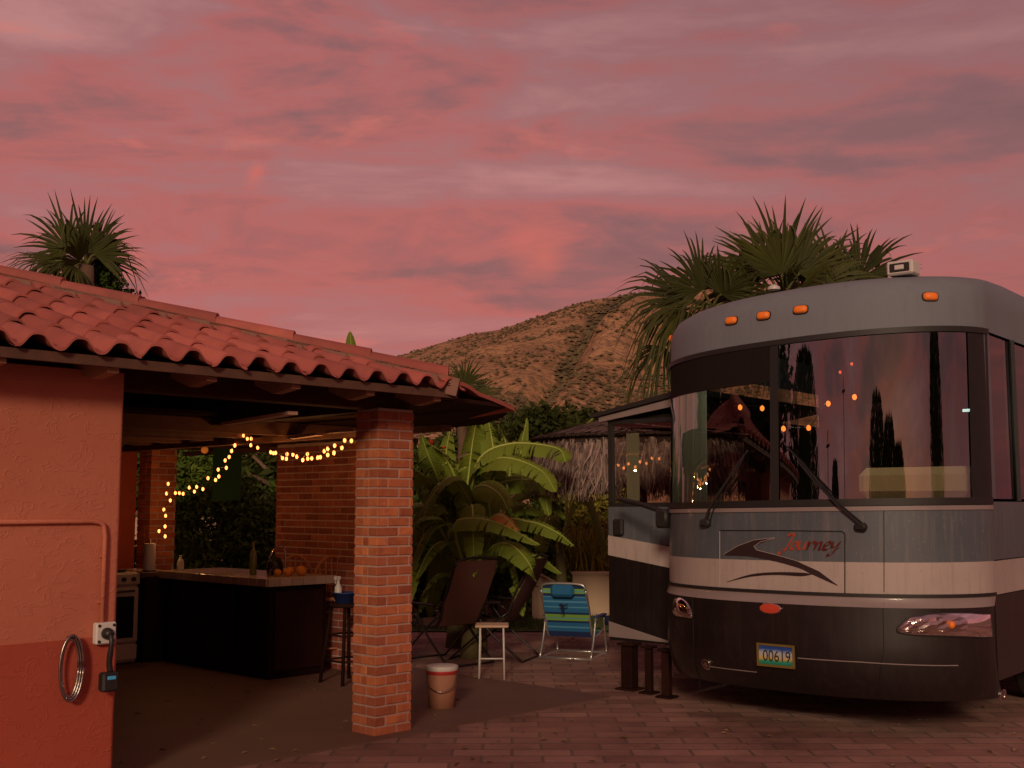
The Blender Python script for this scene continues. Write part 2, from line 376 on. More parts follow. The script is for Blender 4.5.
# ------------------------------------------------------------------ sky and light
w = bpy.data.worlds.new('World'); sc.world = w; w.use_nodes = True; nt = w.node_tree
bg = nt.nodes['Background']
SUN_EL, SUN_AZ = math.radians(19), math.radians(186)     # the bright part of the overcast evening sky, behind the camera and a little left
sky = N(nt, 'ShaderNodeTexSky', sky_type='NISHITA', sun_disc=False); sky.sun_elevation = math.radians(1.5); sky.sun_rotation = SUN_AZ
v = coords(nt, 'Generated')
sep = N(nt, 'ShaderNodeSeparateXYZ'); nt.links.new(v, sep.inputs[0])
band = noise(nt, mapping(nt, v, (1.5, 1.5, 8.5)), 1.25, 9, .55, .45)
fine = noise(nt, mapping(nt, v, (4.5, 4.5, 13)), 1.6, 9, .62, .6)
mx = N(nt, 'ShaderNodeMath', operation='MULTIPLY_ADD'); nt.links.new(fine, mx.inputs[0]); mx.inputs[1].default_value = .26
m2 = N(nt, 'ShaderNodeMath', operation='MULTIPLY'); nt.links.new(band, m2.inputs[0]); m2.inputs[1].default_value = .78; nt.links.new(m2.outputs[0], mx.inputs[2])
cl = ramp(nt, mx.outputs[0], [(.39, (.175, .072, .080)), (.46, (.245, .090, .097)), (.52, (.40, .103, .098)), (.575, (.35, .126, .132)), (.67, (.46, .185, .18))])
hot = ramp(nt, noise(nt, mapping(nt, v, (5, 5, 16)), 1.5, 6, .55, .4), [(.60, (0, 0, 0)), (.74, (1, 1, 1))])
cl = mixc(nt, mixc(nt, .55, (0, 0, 0), hot), cl, (.68, .15, .11))
dk_ = N(nt, 'ShaderNodeMath', operation='MULTIPLY_ADD'); nt.links.new(sep.outputs[0], dk_.inputs[0]); dk_.inputs[1].default_value = 1.1
dz_ = N(nt, 'ShaderNodeMath', operation='MULTIPLY_ADD'); nt.links.new(sep.outputs[2], dz_.inputs[0]); dz_.inputs[1].default_value = 1.5; dz_.inputs[2].default_value = -.38; nt.links.new(dz_.outputs[0], dk_.inputs[2])
ds_ = ramp(nt, dk_.outputs[0], [(.0, (0, 0, 0)), (.45, (.42,)*3), (1, (.5,)*3)])
cl = mixc(nt, ds_, cl, (.20, .082, .092))
low = ramp(nt, sep.outputs[2], [(.0, (1.0, .86, .92)), (.16, (1.08, .93, .93)), (.30, (.98, 1.02, 1.0)), (.45, (.92, 1.0, 1.0)), (1, (.8, .95, 1.0))])
cl = mixc(nt, 1.0, cl, low, 'MULTIPLY')
for pt, sz in (((540, 250), 36), ((262, 183), 15)):     # the glowing break in the cloud
    d = (at(*pt, 10)-V((0, 0, CAMZ))).normalized()
    dd = N(nt, 'ShaderNodeVectorMath', operation='DISTANCE'); wob = N(nt, 'ShaderNodeVectorMath', operation='MULTIPLY_ADD')
    nz = nt.nodes.new('ShaderNodeTexNoise'); nz.inputs['Scale'].default_value = 14; nt.links.new(v, nz.inputs['Vector'])
    nt.links.new(nz.outputs['Color'], wob.inputs[0]); wob.inputs[1].default_value = (.06, .06, .06)
    nt.links.new(v, wob.inputs[2]); nt.links.new(wob.outputs[0], dd.inputs[0]); dd.inputs[1].default_value = d+V((.03, .03, .03))
    fac = ramp(nt, dd.outputs['Value'], [(0, (1, 1, 1)), (sz/FPX*.25, (.8,)*3), (sz/FPX, (0, 0, 0))])
    cl = mixc(nt, mixc(nt, .62, (0, 0, 0), fac), cl, (.62, .12, .085))
# a trace of the sky texture mixed into the hand-made cloud colours
skc = mixc(nt, .02, cl, sky.outputs[0])
nt.links.new(skc, bg.inputs['Color']); bg.inputs['Strength'].default_value = 1.08
sl = bpy.data.lights.new('sun', 'SUN'); sl.energy = 1.45; sl.angle = math.radians(9); sl.color = (1, .74, .50)
so = bpy.data.objects.new('sun', sl); COL.objects.link(so)
sd = V((math.sin(SUN_AZ)*math.cos(SUN_EL), math.cos(SUN_AZ)*math.cos(SUN_EL), math.sin(SUN_EL)))
so.rotation_euler = (-sd).to_track_quat('-Z', 'Y').to_euler(); so.location = (0, -20, 20)
sc.view_settings.view_transform = 'Standard'; sc.view_settings.look = 'None'; sc.view_settings.gamma = 1; sc.view_settings.exposure = 0
sc.render.resolution_x, sc.render.resolution_y = 1024, 768

# ------------------------------------------------------------------ foliage helpers
def rdir(r=rnd):
    while 1:
        p = V((r.uniform(-1, 1), r.uniform(-1, 1), r.uniform(-1, 1)))
        if .05 < p.length < 1: return p.normalized()
def leafcloud(mb, c, rad, n, size, clumps=9, tone=None, asp=.5):
    c = V(c); cs = []
    for i in range(clumps):
        d = rdir(); k = rnd.uniform(.35, .8); cs.append((V((d.x*rad[0]*k, d.y*rad[1]*k, d.z*rad[2]*k)), rnd.uniform(.28, .5), rnd.random()))
    for i in range(n):
        o, cr, tn = rnd.choice(cs); d = rdir()*(rnd.random()**.4)*cr*1.1
        p = c+o+V((d.x*rad[0], d.y*rad[1], d.z*rad[2]))
        a = (rdir()+V((0, 0, -.2))).normalized(); b = a.cross(rdir()).normalized(); s = size*rnd.uniform(.6, 1.4); nn = a.cross(b)*s*.15
        t = min(1, max(0, tn*.6+rnd.random()*.4)) if tone is None else tone
        mb.quad([p, p+a*s*.5+b*s*asp*.5+nn, p+a*s, p+a*s*.5-b*s*asp*.5+nn], t)
def shrub(name, loc, rad, n, size, label, cat, mat='leaf', group=None, clumps=10, zc=None, flowers=None, asp=.5):
    r = thing(name, loc, label, cat, group); loc = V(loc); zc = rad[2] if zc is None else zc
    mb = MB(); leafcloud(mb, loc+V((0, 0, zc)), rad, n, size, clumps, asp=asp); mb.build('foliage', M[mat], r)
    t = MB()
    for i in range(5):
        d = V((rnd.uniform(-.5, .5)*rad[0], rnd.uniform(-.4, .4)*rad[1], zc*rnd.uniform(.8, 1.3)))
        t.tube(curve([loc+d*.05, loc+V((d.x*.3, d.y*.3, d.z*.5)), loc+d], 6), [.03*max(.5, rad[2]*.6)*(1-k/8) for k in range(7)], 6)
    t.build('trunk', M['trunk'], r, True)
    if flowers:
        f = MB()
        for (p, k, s) in flowers:
            for i in range(k):
                q = p+V((rnd.gauss(0, s), rnd.gauss(0, s), rnd.gauss(0, s))); a, b = rdir(), rdir()
                f.quad([q, q+a*.05, q+a*.05+b*.05, q+b*.05])
        f.build('flowers', M[flowers and name == 'bougainvillea' and 'magenta' or 'flower'], r)
    return r
def fan_leaf(mb, c, d, up, R, nseg=34, spread=1.9*PI/2, droop=.18, hub=.42, tone=None, wid=1.0):
    """costapalmate fan: c hub point, d axis, up = blade normal"""
    d = d.normalized(); nrm = (up-d*up.dot(d)).normalized(); sd_ = d.cross(nrm); t = rnd.random() if tone is None else tone
    for i in range(nseg):
        a = -spread+2*spread*i/(nseg-1)+rnd.gauss(0, .035); L = R*(1-.28*(abs(a)/spread)**2)*rnd.uniform(.78, 1.08)
        e = (d*math.cos(a)+sd_*math.sin(a)).normalized(); tv = (sd_*math.cos(a)-d*math.sin(a))
        hw = spread/(nseg-1)*R*hub*1.15*wid
        ct = droop*rnd.uniform(.3, 1.6)*(2.6 if rnd.random() < .28 else 1)+(rnd.uniform(.3, .9) if rnd.random() < .16 else 0); pts = []
        for k, wd in ((0, .08), (.38, 1), (.62, .7), (.82, .42), (1, .05)):
            drop = max(0, k-hub)**2*ct*L*2.2
            p = c+e*(L*k)+V((0, 0, -drop)) + nrm*(L*(.05*k*(1-k)-.16*(math.sin(a)**2)*k))
            pts.append((p-tv*hw*wd, p+nrm*hw*.35*wd, p+tv*hw*wd))
        b = mb.add([q for tr in pts for q in tr]); tt = min(1, max(0, t*.6+rnd.random()*.4))
        for k in range(4):
            for j in range(2): mb.face([b+k*3+j, b+k*3+j+1, b+k*3+3+j+1, b+k*3+3+j], tt)
def banana_leaf(parent, pts, W, roll=0.0, mat='banana', tone=None, tear=.18, fold=.35):
    """pts: midrib 3D points (base petiole first); W half width; roll turns the blade about the rib"""
    n = 52; W *= .70; tear *= .85; P = curve(pts, n); t = rnd.random() if tone is None else tone
    left, right = [], []; mb = MB(); cuts = [0]
    cols = []
    for side in (-1, 1):
        rows = []
        for i in range(n+1):
            u = i/n; dd = (P[min(i+1, n)]-P[max(i-1, 0)]).normalized()
            s0 = dd.cross(UP)
            if s0.length < .2: s0 = dd.cross(V((0, 1, 0)))
            s0.normalize(); s0 = Matrix.Rotation(roll, 3, dd) @ s0; n0 = s0.cross(dd)
            if n0.z < 0: n0 = -n0
            uu = (u-.12)/.88
            hw = 0 if uu <= 0 else W*min(1, (math.sin(PI*min(1, uu**.75)))**.55 if uu < 1 else 0)
            hw *= 1+rnd.uniform(-.04, .04)
            row = []
            for k in range(4):
                q = k/3; row.append(P[i]+s0*side*hw*q+n0*(hw*fold*(q*.6-q*q*1.1))+V((0, 0, -hw*.25*q*q))+n0*(.010*(1 if i % 2 else -1)*math.sin(PI*q*.9)))
            rows.append(row)
        i = 0
        while i < n:
            j = i+1
            while j < n and rnd.random() > tear: j += 1
            seg = [list(r) for r in rows[i:j+1]]
            if j < n and len(seg) > 1:      # torn edge: last row pulled back a little at the margin
                dd = (P[i]-P[j]); 
                for k in (1, 2, 3): seg[-1][k] = seg[-1][k]+dd.normalized()*.012*k+V((0, 0, -.008*k))
            b = mb.add([p for r in seg for p in r]); tt = min(1, max(0, t*.5+rnd.random()*.22))
            for a in range(len(seg)-1):
                for k in range(3):
                    uu0, uu1 = (i+a)/n, (i+a+1)/n
                    f = [b+a*4+k, b+a*4+k+1, b+(a+1)*4+k+1, b+(a+1)*4+k]
                    mb.face(f, tt, [(uu0+k*.01, k/3), (uu0+(k+1)*.01, (k+1)/3), (uu1+(k+1)*.01, (k+1)/3), (uu1+k*.01, k/3)])
            i = j
    o = mb.build('leaf', M[mat], parent, True)
    r = MB(); r.tube([p+V((0, 0, .002)) for p in P], [max(.004, .023*(1-i/n)) for i in range(n+1)], 6); r.build('midrib', M['midrib'], o, True)
    return o

add_translucent(M['banana'], .22); add_translucent(M['palmleaf'], .12)
# ------------------------------------------------------------------ ground
g = MB()
gx = [-6000, -400, -60, -8, 0, 12, 60, 400, 6000]; gy = [-6000, -400, -60, 0, 10, 25, 60, 400, 6000]
g.grid([[V((x, y, 0)) for y in gy] for x in gx]); g.build('ground', M['earth']); tag(COL.objects['ground'], kind='structure')
p = MB(); p.quad([(-9, -12, .004), (14, -12, .004), (14, 17.0, .004), (-9, 17.0, .004)]); tag(p.build('patio', M['patio']), kind='structure')
gl = MB()
for i in range(5200):
    x, y = rnd.uniform(-2.2, 3.4), rnd.uniform(15.3, 17.2); h = rnd.uniform(.03, .09); a = rnd.uniform(0, PI); dx, dy = math.cos(a)*.012, math.sin(a)*.012
    gl.quad([(x-dx, y-dy, .0), (x+dx, y+dy, .0), (x+rnd.uniform(-.03, .03), y+rnd.uniform(-.03, .03), h)])
gl.quad([(-2.3, 15.2, .02), (3.5, 15.2, .02), (3.5, 17.3, .02), (-2.3, 17.3, .02)])
tag(gl.build('grass', M['grass']), 'strip of short green grass growing in front of the tan garden wall', 'grass', kind='stuff')

ll = MB()
for i in range(420):
    x, y = rnd.uniform(-3, 6), rnd.uniform(7, 16); a = rnd.uniform(0, 2*PI); s_ = rnd.uniform(.015, .04); dx, dy = math.cos(a)*s_, math.sin(a)*s_
    ll.quad([(x-dx, y-dy, .012), (x+dy*.4, y-dx*.4, .012+s_*.4), (x+dx, y+dy, .012), (x-dy*.4, y+dx*.4, .012+s_*.3)])
tag(ll.build('fallen_leaves', M['deadpalm']), 'scattered dry fallen leaves lying on the brick patio', 'leaf litter', kind='stuff')
# ------------------------------------------------------------------ hillside
ridge = [(-700, 470), (-200, 440), (100, 415), (250, 392), (340, 372), (395, 357), (430, 346), (470, 334), (500, 329), (530, 320), (560, 309), (590, 300), (620, 296), (650, 293), (700, 287), (800, 283), (950, 300), (1200, 330), (1600, 400), (2100, 460)]
def ridge_y(x):
    for (a, ya), (b, yb) in zip(ridge, ridge[1:]):
        if a <= x <= b: return lerp(ya, yb, (x-a)/(b-a))
    return 470
from mathutils import noise as mn
YR, YF = 760., 240.
def hill_h(X, Y):
    px = 512+FPX*X/Y
    H = at(px, ridge_y(px), YR).z
    t = (Y-YF)/(YR-YF)
    if t > 1: s_ = 1-.35*(t-1)*2
    else: s_ = max(0, t)**.92
    spur = 0
    # spur running down from the summit toward the left foreground, with a gully on its left flank
    cx = lerp(498, 640, max(0, min(1, t))**.9); d = px-cx
    w_ = math.sin(PI*min(1, max(0, t)))
    spur = (11*math.exp(-((d-42)/34)**2)-12*math.exp(-((d)/24)**2))*w_
    nz = mn.fractal(V((X*.012, Y*.008, 3)), 1.0, 2.1, 6)*9*w_ + mn.fractal(V((X*.05, Y*.05, 7)), 1.0, 2.1, 4)*1.8*min(1, w_+.25)
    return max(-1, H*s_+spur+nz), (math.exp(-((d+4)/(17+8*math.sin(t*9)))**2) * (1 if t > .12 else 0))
nx, ny = 300, 130; P = []; G = []
for i in range(nx):
    row = []
    for j in range(ny):
        Y = YF+(YR-YF)*1.25*(j/(ny-1)); px = -500+2300*i/(nx-1); X = (px-512)/FPX*Y
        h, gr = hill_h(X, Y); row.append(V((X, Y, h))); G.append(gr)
    P.append(row)
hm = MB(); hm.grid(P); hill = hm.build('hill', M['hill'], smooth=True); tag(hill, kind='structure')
ga = hill.data.attributes.new('green', 'FLOAT', 'POINT'); ga.data.foreach_set('value', G)  # mask for the gully's painted shade and denser growth
sh = MB()
for i in range(11500):
    Y = rnd.uniform(YF+20, YR+3); px = rnd.uniform(330, 760); X = (px-512)/FPX*Y; h, gr = hill_h(X, Y)
    s_ = rnd.uniform(.5, 1.35)*(1+gr*.7); c = V((X, Y, h+s_*.3))
    if rnd.random() > .35+1.6*mn.fractal(V((X*.02, Y*.012, 9)), 1.0, 2.0, 4)+gr: continue
    b = sh.add([c+V((s_, 0, 0)), c+V((0, s_, 0)), c+V((-s_, 0, 0)), c+V((0, -s_, 0)), c+V((rnd.uniform(-.4, .4), 0, s_*rnd.uniform(.6, 1.1)))])
    t = rnd.random()
    for k in range(4): sh.face([b+k, b+(k+1) % 4, b+4], t)
tag(sh.build('scrub', M['shrub_far']), 'low desert scrub dotted over the distant hillside', 'scrub', kind='stuff')

# ------------------------------------------------------------------ pavilion (open air kitchen)
C0 = V((-.395, 8.4, 0)); U = V((.6925, .7214, 0)); VV = V((-.7214, .6925, 0))
def Q(u, v_, z=0): return C0+U*u+VV*v_+V((0, 0, z))
AX = (U, VV, UP)
TP = .325; ZE = 2.47
pav = thing('pavilion', Q(-2.42, .36), 'salmon stucco and brick outdoor kitchen pavilion under a red clay tile roof', 'pavilion')
def bricks(mb, mort, u0, u1, v0, v1, z0, z1, bl=.21, ch=.071, gap=.013, inset=.006, jit=.003):
    mort.box(Q((u0+u1)/2, (v0+v1)/2, (z0+z1)/2), (u1-u0-2*inset, v1-v0-2*inset, z1-z0), AX)
    n = int((z1-z0)/ch)
    for i in range(n):
        z = z0+(i+.5)*ch; off = (i % 2)*bl/2
        for (a0, a1, fn, ou) in ((u0, u1, lambda a, d: (a, v0+d), -1), (u0, u1, lambda a, d: (a, v1-d), 1)):
            k = a0-off
            while k < a1-.02:
                s_, e_ = max(a0, k), min(a1, k+bl-gap)
                if e_-s_ > .03:
                    d = .05-rnd.uniform(0, jit); uu, vv = fn((s_+e_)/2, d); mb.bbox(Q(uu, vv, z+rnd.uniform(-.001, .001)), (e_-s_, .1, ch-gap), AX, .004)
                k += bl
        for (fn) in ((lambda a, d: (u0+d, a)), (lambda a, d: (u1-d, a))):
            k = v0-(bl/2-off)
            while k < v1-.02:
                s_, e_ = max(v0+.1, k), min(v1-.1, k+bl-gap)
                if e_-s_ > .02:
                    d = .05-rnd.uniform(0, jit); uu, vv = fn((s_+e_)/2, d); mb.bbox(Q(uu, vv, z+rnd.uniform(-.001, .001)), (.1, e_-s_, ch-gap), AX, .004)
                k += bl
def brick_part(name, mat, *a, **k):
    mb, mo = MB(), MB(); bricks(mb, mo, *a, **k); o = mb.build(name, M[mat], pav); mo.build('mortar', M['palemortar' if mat == 'brick_wall' else 'mortar'], o); return o
brick_part('brick_column', 'brick', -.405, -.06, .42, .68, .0, 2.36)
brick_part('brick_column', 'brick', .70, 1.02, 5.7, 5.98, .0, 2.42, bl=.2)
brick_part('brick_wall', 'brick_wall', 1.48, 1.75, 2.7, 4.42, .0, 2.30, bl=.24)
# stucco wall with a red dado, end edge slightly rounded
wu = -2.42
def wall_grid(z0, z1, off):
    pts = []
    for z in [z0+(z1-z0)*k/8 for k in range(9)]:
        row = [Q(-4.6, .36-off, z)]
        for k in range(6):
            a = k/5*PI/2; row.append(Q(wu-.03+off+.03*math.sin(a)+rnd.uniform(-.002, .002), .36-off+.03-.03*math.cos(a), z))
        row += [Q(wu+off, .64, z), Q(-4.6, .64, z)]
        pts.append(row)
    return pts
wm = MB(); wm.grid(wall_grid(.0, 2.44, 0)); wall = smooth_by_angle(wm.build('wall', M['stucco'], pav))
wm = MB(); gw = wall_grid(.0, .88, .006); gw[-1] = [p+UP*rnd.uniform(-.006, .006) for p in gw[-1]]; wm.grid(gw); wm.quad([p for p in gw[-1]]); wm.build('dado', M['dado'], wall)
# interior back wall (dark kitchen corner)
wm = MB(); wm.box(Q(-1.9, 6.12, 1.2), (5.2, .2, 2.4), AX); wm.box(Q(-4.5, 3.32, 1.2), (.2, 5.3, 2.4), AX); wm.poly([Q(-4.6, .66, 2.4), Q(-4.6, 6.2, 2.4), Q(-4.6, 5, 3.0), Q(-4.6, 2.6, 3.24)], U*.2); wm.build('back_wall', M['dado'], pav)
wm = MB()
for i in range(9):
    for j in range(5): wm.box(Q(-.85+i*.152, 6.008, 1.02+j*.102), (.147, .02, .097), AX)
wm.build('backsplash', M['counter'], pav)
# roof planes: front slope with S-tiles, laid in courses up to the hip
def zt(v_): return ZE+TP*v_
roof = MB(); UE = 4.7; PT = .233; RL = .34
def tile_strip(uc, va, vb, flip, first):
    """one S tile: crest barrel between trough; va lower end, vb upper end"""
    prof = []
    for k in range(15):
        q = k/14; x = (q-.5)*PT*1.06; z = .042*math.cos(2*PI*(q-.5)) + .004*math.cos(6*PI*q)
        prof.append((x, z))
    lift0, lift1 = .032, .008; t = rnd.random(); ju = rnd.uniform(-.009, .009); jz = rnd.uniform(-.005, .007); va += rnd.uniform(-.012, .012)
    def pt(x, v_, z): 
        return Q(uc+x+ju, v_, zt(v_)+z+.05+jz) if not flip else Q(-v_, -(uc+x+ju), zt(v_)+z+.05+jz)
    top = [[pt(x, va, z+lift0) for x, z in prof], [pt(x, (va+vb)/2, z+(lift0+lift1)/2) for x, z in prof], [pt(x, vb, z+lift1) for x, z in prof]]
    bot = [[p-V((0, 0, .016)) for p in r] for r in top]
    if flip: top, bot = [r[::-1] for r in top], [r[::-1] for r in bot]
    b = roof.add([p for r in top for p in r]); c = roof.add([p for r in bot for p in r]); m = 15
    for i in range(2):
        for j in range(m-1):
            roof.face([b+i*m+j, b+i*m+j+1, b+(i+1)*m+j+1, b+(i+1)*m+j], t); roof.face([c+i*m+j+1, c+i*m+j, c+(i+1)*m+j, c+(i+1)*m+j+1], t)
    for j in range(m-1): roof.face([c+j, c+j+1, b+j+1, b+j], t)
for flip in (False, True):
    nn = 20 if not flip else 30
    for i in range(nn):
        uc = -.10-PT*i; vmax = -uc+.04 if not flip else min(-uc+.04, 2.6)
        if uc < -2.6: vmax = min(vmax, 2.6)
        r = 0; va = -.04
        while va < vmax-.02:
            vb = min(va+RL+.05, vmax+.03)
            tile_strip(uc, va, vb, flip, r == 0); va += RL; r += 1
ro = smooth_by_angle(roof.build('tile_roof', M['tile'], pav), 50)
# hip caps
hc = MB(); k = 0; L = .40; s_ = .05
while s_ < 2.75:
    e_ = s_+L+.03
    pts = []
    for q, li in ((s_, .035), (e_, .012)):
        row = []
        for j in range(9):
            a = PI*(j/8); rr = .085; off = (U+VV).normalized()*(-math.cos(a))*rr
            row.append(Q(-q, q, zt(q)+.10+li+math.sin(a)*rr*.75-.02)+off)
        pts.append(row)
    hc.slab(pts, V((0, 0, -.018))); s_ += L
    # mortar packing under the cap
smooth_by_angle(hc.build('hip_cap', M['tile'], ro), 50)
mp = MB(); mp.bar(Q(0.0, 0.0, zt(0)+.03), Q(-2.75, 2.75, zt(2.75)+.03), .17, .13); mp.build('hip_mortar', tone_mat('hip_mortar', (.20, .10, .08), (.30, .16, .12), .95, 20), ro)
rb = MB(); rb.bar(Q(-2.6, 2.6, zt(2.6)+.13), Q(-UE, 2.6, zt(2.6)+.13), .18, .12); rb.build('ridge_cap', M['tile'], ro)
# deck boards below the tiles (both slopes), fascia and rafters
dk = MB()
for i in range(19):
    v0 = .03+i*.135
    dk.poly([Q(-UE, v0, zt(v0)-.012), Q(-v0, v0, zt(v0)-.012), Q(-v0-.128, v0+.128, zt(v0+.128)-.012), Q(-UE, v0+.128, zt(v0+.128)-.012)], V((0, 0, -.02)))
    dk.poly([Q(-v0, v0, zt(v0)-.012), Q(-v0, 7, zt(v0)-.012), Q(-v0-.128, 7, zt(v0+.128)-.012), Q(-v0-.128, v0+.128, zt(v0+.128)-.012)], V((0, 0, -.02)))
dk.build('roof_deck', M['deckwood'], pav)
fa = MB(); fa.box(Q(-UE/2, .02, ZE-.015), (UE, .03, .055), AX); fa.build('fascia_board', M['wood'], pav)
fa = MB(); fa.box(Q(.0, 3.5, ZE-.015), (.03, 6.9, .055), AX); fa.build('fascia_board', M['wood'], pav)
for u_ in (-.16, -.78, -1.4, -2.02, -2.66, -3.3, -3.95):
    rf = MB(); L1 = min(2.45, -u_+.5) 
    def rz(v_): return zt(v_)-.035
    prof = [(.05, -.005), (.05, -.05), (.26, -.14), (L1, -.13), (L1, 0)]
    rf.poly([Q(u_-.035, v_, rz(v_)+dz) for v_, dz in prof], U*.07); rf.build('rafter', M['tailwood'], pav)
bm = MB(); bm.box(Q(-UE/2, .56, 2.44), (UE-.1, .16, .17), AX); bm.build('beam', M['beam'], pav)
bm = MB(); bm.box(Q(-.22, 3.9, 2.44), (.16, 6.4, .17), AX); bm.build('beam', M['beam'], pav)
# rear roof over the bar: low plane of boards with curled tile edge
BR = [(0.05, .12), (.83, .26), (1.45, .95), (2.0, 1.75), (2.2, 3.0), (2.2, 6.6), (-4.4, 6.6), (-4.4, 2.6), (-.4, 2.6)]
bz = 2.42
br = MB(); br.poly([Q(a, b, bz) for a, b in BR], V((0, 0, .03))); br.build('rear_roof_deck', M['deckwood'], pav)
rt = MB(); A_, B_ = Q(-.05, .08), Q(.86, .25)
nrm_in = (Q(1.0, 3.0)-Q(.4, .2)); P = []
for i in range(25):
    q = i/24; base = A_.lerp(B_, q); z = lerp(2.515, 2.40, q**1.6)+.035*math.sin(min(1, q*2.2)*PI)
    tail = Q(lerp(-.05, 2.2, q), 3.0+.0*q)
    P.append([base.lerp(tail, k/8)+V((0, 0, z+(.05+.0)*(k/8))) for k in range(9)])
rt.slab(P, V((0, 0, .03))); smooth_by_angle(rt.build('rear_roof_tiles', M['tile'], pav))
for i in range(6):
    b_ = MB(); v_ = 2.9+i*.62; b_.box(Q(-1.2, v_, 2.355), (6.2, .08, .12), AX); b_.build('ceiling_joist', M['wood'], pav)
for u_ in (.55, 1.6):
    b_ = MB(); b_.box(Q(u_, 3.6, 2.27), (.10, 6.0-.4*u_, .05), AX) if u_ < 1 else b_.box(Q(u_, 4.4, 2.27), (.10, 4.2, .05), AX)
    b_.build('ceiling_beam', M['wood'], pav)
# two timber battens under the rear roof, painted pale as if lit
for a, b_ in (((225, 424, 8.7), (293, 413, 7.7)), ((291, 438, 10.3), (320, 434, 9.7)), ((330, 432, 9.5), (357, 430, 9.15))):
    m_ = MB(); m_.bar(at(*a), at(*b_), .07, .022); m_.build('batten', M['litwood'], pav)
m_ = MB(); m_.box(Q(-1.0, 3.4, .008), (6.2, 6.2, .012), AX); fl = tag(m_.build('floor', M['floor']), kind='structure')

# power point, conduit on the wall
def onwall(u_, z, out=.0): return Q(u_, .36-out, z)
def wallpx(x, y, out=0):
    """point of the wall plane behind this pixel"""
    d = at(x, y, 1)-V((0, 0, CAMZ)); nrm = -VV; o = Q(0, .36-out); k = (o-V((0, 0, CAMZ))).dot(nrm)/d.dot(nrm); return V((0, 0, CAMZ))+d*k
cd = thing('conduit', wallpx(101, 622), 'painted conduit pipe bending down the salmon stucco wall to the socket box', 'pipe')
c1, c2, c3 = wallpx(-60, 521, .02), wallpx(92, 521, .02), wallpx(102, 622, .02)
c1.z = c2.z
cm = MB(); cm.tube([c1, c2]+curve([c2, V((lerp(c2.x, c3.x, .8), lerp(c2.y, c3.y, .8), c2.z-.02)), V((c3.x, c3.y, c2.z-.09))], 8)[1:]+[c3], .014, 8); cm.build('pipe', M['stucco'], cd, True)
for q in (.35, .8):
    cl_ = MB(); p_ = V((c3.x, c3.y, lerp(c2.z, c3.z, q))); cl_.box(p_+VV*.012, (.05, .012, .016), AX); cl_.build('clip', M['stucco'], cd)
bx = thing('socket_box', wallpx(104, 633), 'pale square weatherproof power socket with a black plug on the red dado', 'socket')
b1 = MB(); pc = wallpx(104.5, 633, .03); b1.bbox(pc, (.125, .05, .125), AX, .008); plate = b1.build('cover_plate', M['white'], bx)
for a in (-1, 1):
    for b_ in (-1, 1): s1 = MB(); s1.lathe(pc-VV*.0255+U*a*.045+UP*b_*.045, [(0.0, .004), (.009, .004), (.009, 0)], 8, -VV); s1.build('screw', M['black'], plate)
b2 = MB(); b2.lathe(pc-VV*.024, [(.034, 0), (.034, .018), (.030, .03), (.022, .055), (0, .055)], 14, -VV); b2.build('plug', M['black'], bx, True)
q0 = pc-VV*.07
b3 = MB(); b3.tube(curve([q0, q0-VV*.02+UP*-.05, q0+UP*-.16, q0+UP*-.22+U*.01], 10), [.014]*5+[.017]*6, 8); b3.build('power_cord', M['black'], bx, True)
b4 = MB(); b4.bbox(q0+UP*-.27, (.10, .07, .11), AX, .012); ad = b4.build('adapter', M['black'], bx); b5 = MB(); b5.bbox(q0+UP*-.245-VV*.037, (.05, .01, .02), AX, .003); b5.build('indicator', emit('blue_indicator', (.05, .25, .4), .25), ad)
cb = thing('cable_coil', Q(-2.95, .28), 'coiled grey cable loop hanging low on the red dado', 'cable')
c0 = wallpx(70, 668, .04)
cbm = MB()
for k in range(3): cbm.tube([c0+U*(math.cos(a*2*PI/28)*(.05+.01*k))+UP*(math.sin(a*2*PI/28)*(.16+.012*k))-VV*(.01*k) for a in range(29)], .007, 6)
cbm.build('coil', M['steel'], cb, True)
hk = MB(); hk.tube([c0+UP*.17+VV*.04, c0+UP*.17-VV*.03, c0+UP*.19-VV*.03], .006, 6); hk.build('hook', M['black'], cb, True)

# ------------------------------------------------------------------ bar counter, stove and what stands on it
ZC = .96
ctr = thing('bar_counter', Q(.9, 3.15), 'L-shaped bar counter with a pale tiled top and dark wood base', 'counter')
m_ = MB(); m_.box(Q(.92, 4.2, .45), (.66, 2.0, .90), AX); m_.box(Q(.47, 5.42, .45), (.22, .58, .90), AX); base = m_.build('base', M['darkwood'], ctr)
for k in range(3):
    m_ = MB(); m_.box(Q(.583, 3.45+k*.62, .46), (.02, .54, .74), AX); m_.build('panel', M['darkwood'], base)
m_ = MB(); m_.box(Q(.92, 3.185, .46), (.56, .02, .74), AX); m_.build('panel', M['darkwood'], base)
m_ = MB(); u0, u1, v0, v1 = .52, 1.33, 3.14, 5.2; s_ = .148
for i in range(6):
    for j in range(14):
        uu, vv = u0+(i+.5)*(u1-u0)/6, v0+(j+.5)*(v1-v0)/14; m_.bbox(Q(uu, vv, ZC-.012), ((u1-u0)/6-.006, (v1-v0)/14-.006, .022), AX, .003)
for i in range(6): m_.bbox(Q(u0+(i+.5)*(u1-u0)/6, v0-.004, ZC-.04), ((u1-u0)/6-.006, .018, .075), AX, .003)
for j in range(14): m_.bbox(Q(u0-.004, v0+(j+.5)*(v1-v0)/14, ZC-.04), (.018, (v1-v0)/14-.006, .075), AX, .003)
for i in range(2):
    for j in range(4): m_.bbox(Q(.40+i*.148, 5.22+j*.148, ZC-.012), (.142, .142, .022), AX, .003)
m_.build('tiled_top', M['counter'], ctr)
